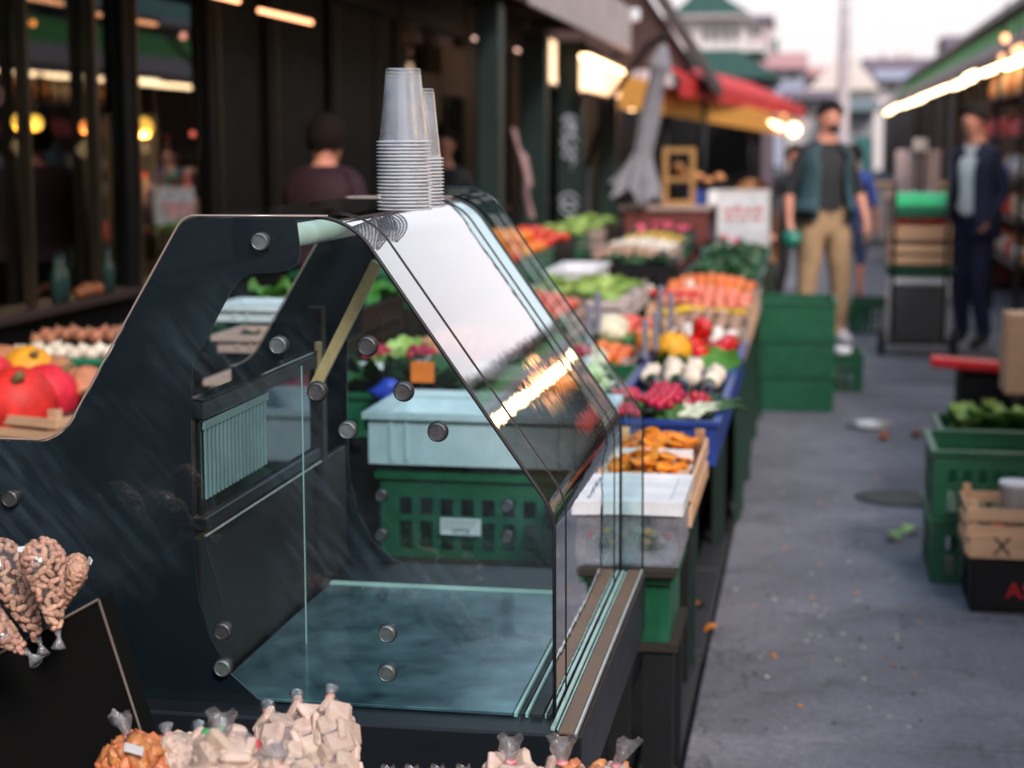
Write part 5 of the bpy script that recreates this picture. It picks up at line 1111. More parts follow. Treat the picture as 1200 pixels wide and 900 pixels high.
fillc('potato', cx, cy, cz, w, d, 'small reddish potato', 'in the kerbside potato crate', 'potato', 12, 'up', mound=.06)
cx, cy, cz, w, d = C('wooden_crate', 'wood', -.74, -.275, 8.0, 8.35, .13, m_wood, 'wooden crate of yellow beans and squashes by the kerb', m_liner)
fillc('yellow_squash', cx, cy, cz+.0, w, d, 'yellow squash', 'in the bean crate by the kerb', 'squash', 13, 'lie', .075, .15, .02, ang=1.4)
cx, cy, cz, w, d = C('wooden_crate', 'wood', -.80, -.275, 8.4, 8.98, .14, m_wood, 'pale wooden crate of pink peaches by the kerb', m_paper)
fillc('peach', cx, cy, cz, w, d, 'rosy peach', 'in the pale peach crate', 'peach', 14, 'up', mound=.06)
cx, cy, cz, w, d = C('wooden_crate', 'wood', -.80, -.275, 9.05, 9.6, .15, m_wood2, 'wooden crate of mandarins by the kerb', m_liner)
fillc('mandarin', cx, cy, cz+.01, w, d, 'orange mandarin', 'in the kerbside mandarin crate', 'mandarin', 16, 'up', mound=.06)
cx, cy, cz, w, d = C('plastic_crate', 'plastic', -1.12, -.84, 9.05, 9.6, .13, m_crate_k, 'black crate of cream button mushrooms', m_liner, z=.586+.001)
fillc('mushroom', cx, cy, cz, w, d, 'cream button mushroom', 'in the black mushroom crate', 'mushroom', 17, 'up', mound=.03, sc=1.15)
for k, (x0, x1, y0, y1) in enumerate([(-.76, -.3, 9.8, 10.4), (-.76, -.3, 10.5, 11.1), (-.76, -.3, 11.2, 11.9), (-.76, -.3, 12.0, 12.6), (-1.25, -.8, 9.8, 10.4), (-.8, -.32, 12.7, 13.3)]):
    cx, cy, cz, w, d = C('plastic_crate', 'plastic', x0, x1, y0, y1, .15, [m_crate_k, m_crate_g][k % 2], f"{['black', 'green'][k % 2]} crate of dark greens, {ORD[k]} beyond the mandarins", m_liner)
    fillc('dark_greens', cx, cy, cz-.01, w, d, 'dark leafy bunch', f'{ORD[k]} crate past mandarins', 'leafy bunch', 20+k, 'up', .10, .10, .0, sc=.62)
for k, (x0, x1, y0, y1, kk, wd, cat, kd, col, lab) in enumerate([(-1.40, -.99, 5.68, 6.30, 'peach', 'blushed peach', 'peach', 'wood', m_wood, 'wooden crate of blushed peaches beside the cauliflowers'),
        (-.965, -.66, 6.36, 6.82, 'mandarin', 'bright mandarin', 'mandarin', 'wood', m_wood2, 'small wooden crate of bright mandarins behind the cauliflowers'),
        (-1.20, -.99, 5.05, 5.62, 'tomato', 'red tomato', 'tomato', 'plastic', m_crate_k, 'narrow black crate of tomatoes beside the marrows')]):
    cx, cy, cz, w, d = C('wooden_crate' if kd == 'wood' else 'plastic_crate', kd, x0, x1, y0, y1, .12, col, lab, m_liner)
    fillc(kk, cx, cy, cz, w, d, wd, ['by the cauliflowers', 'behind the cauliflowers', 'beside the marrows'][k], cat, 130+k, 'up', mound=.035)
# second and third columns
cx, cy, cz, w, d = C('plastic_crate', 'plastic', -1.40, -.99, 6.36, 6.95, .12, m_crate_g, 'green crate of red and brown onions', m_liner)
fillc('brown_onion', cx, cy, cz, w, d, 'reddish brown onion', 'in the middle green crate', 'onion', 30, 'up', mound=.03)
cx, cy, cz, w, d = C('wooden_crate', 'wood', -1.40, -.99, 7.0, 7.65, .12, m_wood2, 'wooden crate of red apples in the middle of the stall', m_liner)
fillc('apple', cx, cy, cz, w, d, 'red apple', 'in the middle apple crate', 'apple', 31, 'up', mound=.06)
cx, cy, cz, w, d = C('wooden_crate', 'wood', -.965, -.67, 7.3, 7.9, .12, m_wood2, 'narrow wooden crate of red apples nearer the kerb', m_liner)
fillc('apple', cx, cy, cz, w, d, 'bright red apple', 'in the narrow apple crate', 'apple', 32, 'up', mound=.03)
for k, (x0, x1, y0, y1, lab, kk, wd) in enumerate([(-1.40, -.85, 8.0, 8.42, 'nearer pale slatted tray of lettuce in mid stall', 'lettuce', 'pale green lettuce'), (-1.40, -.84, 8.48, 8.95, 'farther pale slatted tray of lettuce in mid stall', 'lettuce', 'pale green lettuce')]):
    cx, cy, cz, w, d = C('wooden_crate', 'wood', x0, x1, y0, y1, .105, M('bleached_crate_wood', (.55, .47, .46), .75, scale=6, stretch=(1, 1, 8)), lab, m_paper)
    fillc(kk, cx, cy, cz-.01, w, d, wd, f'in the {["nearer", "farther"][k]} slatted tray', 'lettuce', 33+k, 'up', .10, .10, .02, skip=.25)
cx, cy, cz, w, d = C('foam_tray', 'solid', -1.40, -1.15, 9.05, 9.75, .16, m_paper, 'long white foam tray beside the oranges', m_paper)
cx, cy, cz, w, d = C('plastic_crate', 'plastic', -1.9, -1.45, 8.9, 9.6, .15, m_crate_g, 'green crate heaped with oranges at the back of the stall', m_liner)
fillc('orange', cx, cy, cz, w, d, 'orange', 'in the green orange crate', 'orange', 36, 'up', mound=.05)
fillc('orange', cx, cy, cz+.065, w-.1, d-.15, 'orange on top', 'in the green orange crate', 'orange', 37, 'up', mound=.03)
cx, cy, cz, w, d = C('plastic_crate', 'plastic', -1.9, -1.45, 9.7, 10.5, .15, m_crate_k, 'black crate of bright red tomatoes at the back', m_liner)
fillc('tomato', cx, cy, cz+.01, w, d, 'red tomato', 'in the black tomato crate', 'tomato', 38, 'up', mound=.06)
for k, (x0, x1, y0, y1, kk, wd, cat, col, cd) in enumerate([(-1.9, -1.45, 10.6, 11.3, 'lettuce', 'frilly lettuce', 'lettuce', m_crate_g, 'green'), (-1.40, -.95, 10.55, 11.3, 'potato', 'pale potato', 'potato', m_crate_k, 'black'), (-1.9, -1.45, 11.4, 12.1, 'lettuce', 'light lettuce', 'lettuce', m_wood2, 'wooden'), (-1.40, -.9, 11.4, 12.1, 'mushroom', 'large pale mushroom', 'mushroom', m_wood2, 'wooden'), (-1.40, -.9, 12.2, 12.9, 'yellow_squash', 'yellow squash', 'squash', m_crate_g, 'green'), (-.88, -.5, 13.35, 13.6, 'pink_flower', 'pink blossom', 'flower', m_crate_k, 'black'), (-1.40, -.9, 12.95, 13.55, 'pink_flower', 'pink blossom', 'flower', m_crate_k, 'black'), (-1.9, -1.45, 12.2, 13.4, 'lettuce', 'pale curly lettuce', 'lettuce', m_crate_k, 'black')]):
    kd = 'wood' if cd == 'wooden' else 'plastic'
    cx, cy, cz, w, d = C('wooden_crate' if kd == 'wood' else 'plastic_crate', kd, x0, x1, y0, y1, .13, col, f"{cd} crate of {cat} in the far back stall rows, {ORD[k]} onward", m_liner)
    fillc(kk, cx, cy, cz+(.02 if kk == 'pink_flower' else -.01), w, d, wd, f'in {ORD[k]} far crate', cat, 40+k, 'lie' if kk == 'yellow_squash' else 'up', mound=.05, sc=1.5 if kk == 'mushroom' else .9 if kk == 'pink_flower' else .62 if kk == 'lettuce' else 1, **(dict(dx=.10, dy=.11) if kk in ('lettuce', 'pink_flower') else {}))
# big pale cabbage-like bloom
one('pink_flower', at(768, 268, 13.4), (0, 0, 0), 'large pale pink bloom standing above the lettuces', 'flower', None, 1.6)
# grey metal tongs / price holders
for k, (x, y, Y) in enumerate([(774, 372, 6.95), (786, 380, 6.9), (768, 405, 6.35), (756, 415, 6.3), (690, 400, 5.9), (700, 385, 6.1)]):
    p = at(x, y, Y); t = thing('price_holder', f"grey plastic price holder, {['tallest left', 'tallest right', 'short right', 'short left', 'leftmost low', 'second from left'][k]} among the vegetables", 'price holder', p, group='grey price holders between the crates')
    B(-.012, .012, -.005, .005, -.02, .13, .004).build('card_plate', M('grey_blue_plastic', (.2, .21, .27), .5), t); MB().tube([(0, 0, -.02), (0, 0, tz_(p.x)-p.z)], .005, 6).build('stake', m_darkmetal, t)
B(-.13, .13, -.02, .02, 0, .02, .008).build('carry_handle', m_redp, loc=at(790, 346, 8.38), rot=(0, 0, -.15), label='pinkish red basket handle lying before the peaches', cat='handle')
MB().blob((0, 0, 0), (.03, .03, .05), 12, 8, .05, 2).build('egg_gourd', v_mush, loc=at(808, 338, 9.0)-Vector((0, 0, .0)), label='small white gourd standing alone before the mandarins', cat='gourd')

# ---- what shows through the case: white crate on green crate, veg behind
t0 = thing('under_table', 'dark low table carrying the green and white crates behind the case', 'table', (-.95, 4.42, 0)); 
cw = .60; cx0 = at(428, 560, 4.2).x
put_crate('plastic_crate', 'plastic', cx0+.36, 4.40, .475, .64, .40, .222, m_crate_g, 'dark green crate with white paper label seen through the case', 0, 'crates seen through the case')
put_crate('plastic_tray', 'solid', cx0+.31, 4.40, .716, .60, .40, .135, m_crate_w, 'pale blue-white plastic crate seen through the display case', 0, 'crates seen through the case', (.06, m_crate_w))
B(-.33, .27, -.25, .25, .44, .474).build('table_top', m_stalltop, t0)
for x in (-.3, .2):
    for y in (-.22, .18): B(x, x+.04, y, y+.04, 0, .438).build('leg', m_darkmetal, t0)
gc = [o for o in COL.objects if o.get('label', '').startswith('dark green crate with white paper label')][0]
lb = at(540, 617, 4.19); lab = B(-.053, .053, -.0015, 0, -.022, .022).build('paper_label', m_paper, gc, loc=(lb.x-gc.location.x, 4.192-gc.location.y-.004, lb.z-gc.location.z))
for k in range(3): B(-.047, .047-.01*k, -.0022, -.0016, .012-k*.009, .0135-k*.009).build('print_line', m_print_dark, lab)
text('lettering', 'VITTA', .017, m_print_dark, lab, (0, -.0022, -.0135), (PI/2, 0, 0))
B(.20, .30, -.205, -.196, .004, .21, .003).build('corner_panel', m_crate_g2 if False else m_crate_g, gc)
ws = MB().blob((0, 0, 0), (.014, .014, .014), 10, 7).mesh('white_sticker', m_paper)
# greens and radishes further in
for k, (x0, x1, y0, y1, kk, wd, cat, z) in enumerate([(-1.42, -1.0, 4.72, 5.10, 'dark_greens', 'dark herb bunch', 'leafy bunch', .70), (-1.9, -1.45, 4.75, 5.35, 'dark_greens', 'dark spinach bunch', 'leafy bunch', .74), (-1.42, -1.22, 5.15, 5.6, 'lettuce', 'light lettuce', 'lettuce', .66), (-1.9, -1.45, 5.4, 6.0, 'kale', 'green kale bunch', 'leafy bunch', .80), (-1.9, -1.45, 6.1, 6.8, 'dark_greens', 'dark chard bunch', 'leafy bunch', .86), (-1.9, -1.45, 6.9, 7.6, 'kale', 'leafy chard bunch', 'leafy bunch', .84), (-1.9, -1.45, 7.7, 8.8, 'tomato', 'red tomato', 'tomato', .74)]):
    cx, cy, cz, w, d = C('plastic_crate', 'plastic', x0, x1, y0, y1, .13, [m_crate_g, m_crate_k][k % 2], f"{['green', 'black'][k % 2]} crate of {cat} behind the case, {ORD[k]} going back", m_liner, z=(z+.065) if k > 2 else None)
    if k > 2: 
        t = thing('crate_riser', f'dark riser box lifting the {ORD[k]} crate behind the case', 'riser', ((x0+x1)/2, (y0+y1)/2, .7905)); B(-(x1-x0)/2+.02, (x1-x0)/2-.02, -(y1-y0)/2+.02, (y1-y0)/2-.02, 0, z-.727 if z > .74 else .01).build('box', m_crate_k, t)
    fillc(kk, cx, cy, cz, w, d, wd, f'in {ORD[k]} crate behind the case', cat, 60+k, 'up', mound=.03)
bp = at(560, 440, 5.05); t = thing('paper_tray', 'white paper tray of red radishes seen through the case', 'tray', (bp.x, 5.3, .80)); B(-.42, .30, -.16, .16, 0, .045, .008).build('tray', m_paper, t)
for k in range(6): radbunch(bp.x-.36+.12*k, 5.26+.05*(k % 2), .85, .3*k, f'bunch of small red radishes, {ORD[k]} from the left on the white paper tray', 14, .95)
t = thing('tray_support', 'dark block under the white paper tray', 'stand', (bp.x-.05, 5.3, .70)); B(-.3, .3, -.12, .12, 0, .098).build('block', m_crate_k, t)
p = at(495, 436, 4.72); t = thing('price_card', 'orange price card among the radishes behind the case', 'price card', p); B(-.034, .034, 0, .003, -.03, .03).build('card', M('orange_card', (.85, .2, .02), .5), t); MB().tube([(0, .002, -.03), (0, .002, -.16)], .003, 5).build('stake', m_darkmetal, t)
p = at(455, 468, 4.66); crumple(8, (.042, .04, .034)).build('carrier_bag', M('blue_plastic_bag', (.02, .06, .5), .4), loc=p, label='crumpled bright blue plastic bag beside the radishes', cat='bag')
# items on the seller's side, seen through the gap
t = thing('seller_table', 'dark side table behind the case for trays and pumpkins', 'table', (-2.0, 4.6, 0)); B(-.75, .45, -.65, .95, .66, .70, .004).build('table_top', m_stalltop, t)
for x in (-.7, .36):
    for y in (-.6, .85): B(x, x+.05, y, y+.05, 0, .658).build('leg', m_darkmetal, t)
for k, (x, y, Y, w_, m, l) in enumerate([(305, 356, 4.9, .28, m_crate_w, 'white tray rim seen in the gap of the case'), (298, 391, 4.6, .22, m_wood2, 'pinkish wooden slat tray under the white tray'), (292, 443, 4.3, .22, m_wood2, 'lowest slat tray seen in the case gap')]):
    p = at(x, y, Y); put_crate('tray', 'solid', p.x, Y+.12, p.z-.055, w_, .24, .05, m, l, 0, 'trays on the seller table')
    t = thing('tray_block', f'black block carrying the {["top", "middle", "lowest"][k]} tray in the case gap', 'block', (p.x, Y+.12, .701)); B(-w_/2+.01, w_/2-.01, -.10, .10, 0, p.z-.058-.701, .004).build('block', m_crate_k, t)
# pumpkins crate, far left
put_crate('wooden_crate', 'wood', at(30, 470, 4.6).x-.02, 4.72, .701, .60, .50, .075, m_wood, 'pine crate of pumpkins left of the display case', -.30, None, (.05, m_liner))
def hz(x, y, Y): return at(x, y, Y)
pumpkin('red_pumpkin', v_pump_r, hz(20, 474, 4.55), 1.42, (.75, .1, .3), 'large scarlet pumpkin nearest the case with grey stalk'); pumpkin('red_pumpkin', v_pump_r, hz(56, 462, 4.66), 1.15, (.55, .3, 1.2), 'scarlet pumpkin touching the pine crate edge beside the case')
pumpkin('orange_pumpkin', v_pump_y, hz(34, 436, 4.92), 1.05, (.6, .5, 0), 'orange pumpkin behind the two scarlet ones'); pumpkin('red_pumpkin', v_pump_r, hz(-8, 440, 4.8), .8, (.5, .2, 0), 'small red pumpkin cut by the left picture edge')
bn = MB().blob((0, 0, 0), (.068, .068, .13), 20, 12, .02, 6, shape=lambda t: .78-.28*math.sin(t))
for k, (x, y, Y, r, l) in enumerate([(72, 440, 4.92, (PI/2, .2, .7), 'butternut squash lying behind the scarlet pumpkins'), (100, 452, 4.78, (PI/2, 0, .35), 'butternut squash nearest the slanted case edge'), (12, 425, 5.05, (PI/2, .1, 1.4), 'long pinkish squash at the back left of the crate')]):
    o = bn.build('butternut_squash', v_butter, loc=hz(x, y, Y), rot=r, scale=1.0, label=l, cat='squash', group='pumpkins and squashes'); link('stem', pst, o, (0, 0, .04))
put_crate('plastic_crate', 'plastic', at(100, 410, 5.3).x, 5.28, .701, .50, .36, .15, m_crate_g2, 'green crate of onions and garlic behind the pumpkins', 0, None, (.10, m_liner))
X = at(100, 410, 5.3).x; fillc('garlic', X, 5.2, .845, .44, .15, 'cream garlic bulb', 'behind the pumpkins', 'garlic bulb', 80, 'up', mound=.02, sc=.95)
fillc('brown_onion', X, 5.36, .88, .44, .14, 'dark brown onion', 'behind the pumpkins', 'onion', 81, 'up', mound=.02)
p = at(20, 345, 5.6)
# green bottles on the far window sill
for k, (x, y, Y) in enumerate([(5, 330, 6.4), (15, 332, 6.45), (72, 315, 6.9)]):
    pp = at(x, 358, Y); t = thing('bottle', ['dull green bottle at the left edge of the window sill', 'second dull green bottle on the window sill', 'dark teal bottle on the sill by the brass bar'][k], 'bottle', (FX+.05, Y-.05, .901)); MB().lathe([(.028, 0), (.028, .11), (.011, .15), (.011, .19)], 12).build('glass', M('bottle_glass', (.04, .09, .08), .2), t); MB().lathe([(.012, .19), (.012, .2)], 10).build('cap', m_darkmetal, t)
for k, (y, s) in enumerate([(6.62, 1), (6.72, .9), (6.55, .8)]):
    MB().blob((0, 0, .03), (.035, .035, .03), 12, 8, .1, k).build('gourd', M('dim_orange_gourd', (.4, .14, .06), .5), loc=(FX+.055, y, .901), scale=s, label=f'dull orange gourd, {ORD[k]} on the dark window sill', cat='gourd', group='gourds on the window sill')

# ================================================================== AISLE CRATES
def aisle(nm, kind, x, y, z, w, d, h, col, lab, rot=0, lin=None, grp='crates standing in the aisle'): return put_crate(nm, kind, x, y, z+.003, w, d, h, col, lab, rot, grp, lin)
for k in range(3): aisle('plastic_crate', 'solid', -.095, 10.05, k*.211, .46, .50, .209, m_crate_g, f'dark green crate in the stack by the khaki trousers, {["bottom", "middle", "top"][k]}', .02)
aisle('plastic_crate', 'plastic', .20, 10.85, 0, .26, .38, .23, m_crate_g, 'small green crate beside the tall green stack', 0, (.12, m_liner))
MB().blob((0, 0, 0), (.06, .05, .03), 10, 7, .4, 3).build('crumpled_paper', m_paper, loc=(.20, 10.8, .24), label='white crumpled paper on the small green crate', cat='paper')
aisle('plastic_crate', 'plastic', .52, 14.2, 0, .40, .45, .26, m_crate_g, 'green crate on the ground between the two men'); aisle('plastic_crate', 'plastic', .36, 14.9, 0, .3, .3, .14, m_crate_g, 'low green crate behind the man in the vest')
# right foreground stack
aisle('plastic_crate', 'plastic', .735, 6.22, 0, .60, .44, .236, m_crate_g, 'bottom green crate of the right foreground stack')
aisle('plastic_crate', 'plastic', .735, 6.22, .238, .60, .44, .236, m_crate_g, 'top green crate of the right foreground stack')
aisle('plastic_crate', 'plastic', .82, 5.80, 0, .56, .30, .175, m_crate_k, 'black crate with red letters under the marked pine crate')
kc = [o for o in COL.objects if o.get('label', '').startswith('black crate with red letters')][0]
B(-.27, .27, -.158, -.154, .012, .16, .002).build('front_plate', m_crate_k, kc)
text('lettering', 'AS', .075, m_print_red, kc, (-.125, -.159, .075), (PI/2, 0, 0))
aisle('wooden_crate', 'wood', .80, 5.81, .178, .56, .30, .17, m_wood, 'pine crate with dark cross mark on the black crate', 0, (.04, m_liner))
wc = [o for o in COL.objects if o.get('label', '').startswith('pine crate with dark cross')][0]
B(-.268, .262, -.163, -.1545, .003, .082, .001).build('marked_board', m_wood, wc); text('lettering', 'X', .085, m_print_dark, wc, (-.165, -.1645, .042), (PI/2, 0, 0))
for k in range(5): B(-.07+.028*k, -.07+.028*k+.02, -.1645, -.1635, .048, .052+.003*(k % 2)).build('small_print', m_print_dark, wc)
MB().lathe([(.045, 0), (.05, .17), (.056, .175), (.056, .19), (.05, .19)], 18).build('bucket', m_paper, loc=(.69, 5.80, .225), label='white plastic tub standing in the pine crate', cat='tub')
MB().blob((0, 0, 0), (.03, .03, .028), 10, 7).build('orange_fruit', v_mand, loc=(.63, 5.76, .25), label='orange fruit beside the white tub in the pine crate', cat='fruit')
# behind: lettuce crate, upright pine crate, dark bin, red board
aisle('plastic_crate', 'plastic', .85, 7.35, .0, .62, .42, .16, m_crate_g, 'lower green crate under the lettuce at the right')
aisle('plastic_crate', 'plastic', .85, 7.35, .162, .62, .42, .20, m_crate_g, 'green crate of fresh lettuce at the right', 0, (.13, m_liner))
fillc('lettuce', .85, 7.33, .37, .56, .36, 'fresh green lettuce', 'in the right lettuce crate', 'lettuce', 90, 'up', .13, .14, .03)
fillc('kale', .82, 7.25, .38, .5, .2, 'bright leafy green', 'along the right lettuce crate front', 'leafy bunch', 91, 'up', .12, .14, .0)
p = at(1120, 475, 8.6); t = thing('dark_bin', 'black ribbed bin behind the lettuce crate', 'bin', (.78, 8.6, 0))
B(-.06, .24, -.15, .15, .0, .42, .02).build('body', m_crate_k, t); B(-.07, .25, -.16, .16, .422, .44, .006).build('lid', m_crate_k, t)
for k in range(4): B(-.05+.07*k, -.03+.07*k, -.158, -.151, .05, .38).build('rib', m_crate_k, t)
t = thing('red_board', 'bright red flat plastic board resting on the black bin', 'board', (.76, 8.5, .442)); B(-.18, .15, -.07, .07, 0, .045, .008).xf(Matrix.Rotation(.07, 4, 'Y')).build('board', m_redp, t)
for k, z in enumerate((0, .2)): aisle('plastic_crate', 'plastic', 1.13, 8.0, z, .42, .40, .198, m_crate_k, f'black crate, {["lower", "upper"][k]}, under the upright pine crate')
wu = thing('wooden_crate', 'pine crate standing on its side behind the lettuce', 'crate', (1.10, 7.95, .40), 0, 'crates standing in the aisle')
fr = panel([-.22, -.115, -.075, .05, .09, .22], [0, .03, .11, .14, .22, .25, .33, .36], {(1, 1), (1, 3), (1, 5), (3, 1), (3, 3), (3, 5)}, .012); fr.build('side_board', m_wood, wu)
for x in (-.22, .21): B(x, x+.012, .013, .25, 0, .36).build('end_board', m_wood, wu)
B(-.20, .21, .24, .25, .0, .36).build('back_board', m_wood, wu); B(-.20, .205, .013, .24, .0, .01).build('side_slat', m_wood, wu); B(-.20, .205, .013, .24, .35, .36).build('side_slat', m_wood, wu)
# peppers further right
aisle('plastic_crate', 'plastic', 1.42, 10.4, 0, .5, .6, .2, m_crate_g, 'bottom green crate under the yellow peppers'); aisle('plastic_crate', 'plastic', 1.42, 10.4, .202, .5, .6, .2, m_crate_g, 'green crate of red and yellow peppers at the right edge', 0, (.14, m_liner))
fillc('red_pepper', 1.42, 10.55, .45, .44, .24, 'red pepper', 'in the right edge crate', 'red pepper', 92, 'any', mound=.05, sc=1.1)
fillc('yellow_squash', 1.42, 10.28, .42, .44, .2, 'yellow pepper', 'in the right edge crate front', 'yellow pepper', 93, 'up', .08, .1, .03)

for (x_, y_, kk_, wd_, cat_, k_) in later:
    z_ = .802 if y_ < 20 else .852
    put_crate('wooden_crate', 'wood', x_, y_, z_, .5, .5, .12, m_wood, f'pine crate of {cat_}, {ORD[k_]} along the counters beyond the trolley', 0, 'crates on the far right counters', (.07, m_liner))
    fillc(kk_, x_, y_, z_+.14, .44, .44, wd_, f'in the {ORD[k_]} crate beyond the trolley', cat_, 170+k_, 'up', dx=.1, dy=.1, mound=.07, sc=1.5 if kk_ != 'lettuce' else 1)
# hand truck with boxes
ht = thing('hand_truck', 'hand truck with dark grey plate and black wheels', 'hand truck', (.78, 12.6, 0), .0)
B(-.19, .16, -.02, .0, .12, .52, .01).build('plate', M('dark_grey_plate', (.05, .05, .055), .6), ht); B(-.22, .2, 0, .30, .075, .095).build('toe_plate', m_darkmetal, ht)
for x in (-.20, .17): MB().tube([(x, .01, .1), (x, .01, 1.25)], .014, 6).build('upright', m_darkmetal, ht)
for x in (-.27, .24):
    w_ = MB().lathe([(.04, -.025), (.085, -.025), (.1, -.015), (.1, .015), (.085, .025), (.04, .025)], 18).xf(Matrix.Rotation(PI/2, 4, 'Y')).xf(tr(x, .0, .102)).build('wheel', m_rubber, ht)
    MB().lathe([(.001, -.02), (.038, -.02), (.038, .02), (.001, .02)], 12).xf(Matrix.Rotation(PI/2, 4, 'Y')).xf(tr(x, 0, .102)).build('rim', m_alu, w_)
zz = .10
for k, (w_, h, m, kind, l) in enumerate([(.42, .33, m_whitewall, 'solid', 'lowest pale crate on the hand truck'), (.44, .13, m_paper, 'wood', 'white slatted crate on the hand truck'), (.46, .05, m_crate_g, 'plastic', 'thin green tray on the hand truck'), (.44, .16, m_wood, 'wood', 'wide pine crate in the middle of the hand truck stack'), (.44, .10, m_wood, 'wood', 'pine crate of red strawberries on the hand truck'), (.38, .06, m_crate_g2, 'plastic', 'bright green tray second from the top of the hand truck'), ]):
    put_crate('stacked_crate', kind, .77+rng.uniform(-.01, .01), 12.62+.18, zz, w_, .34, h, m, l, 0, 'crates stacked on the hand truck', (h*.8, [m_liner, m_liner, m_liner, m_wood, v_pepper, v_leaf][k])); zz += h+.004+(.022 if kind == 'wood' else .0)
    if k == 4:
        fillc('apple', .77, 12.8, zz+.015, .4, .28, 'red strawberry punnet', 'on the hand truck', 'punnet', 95, 'up', .06, .08, .01, sc=1.0); zz += .055
o = MB(); vs = []
for j in range(7):
    for i in range(11): u = i/10*2-1; v = j/6; vs.append((u*.19, -.16+.32*v, .09*math.sqrt(max(0, 1-(2*v-1)**2))*(1+.08*math.sin(i*2.2))+.004))
o.add(vs, [(j*11+i, j*11+i+1, j*11+i+12, j*11+i+11) for j in range(6) for i in range(10)], 0, True); o.build('green_film_roll', M('green_film', (.03, .42, .16), .35), loc=(.77, 12.8, zz), label='shiny bright green wrapped bundle on top of the hand truck', cat='bundle')

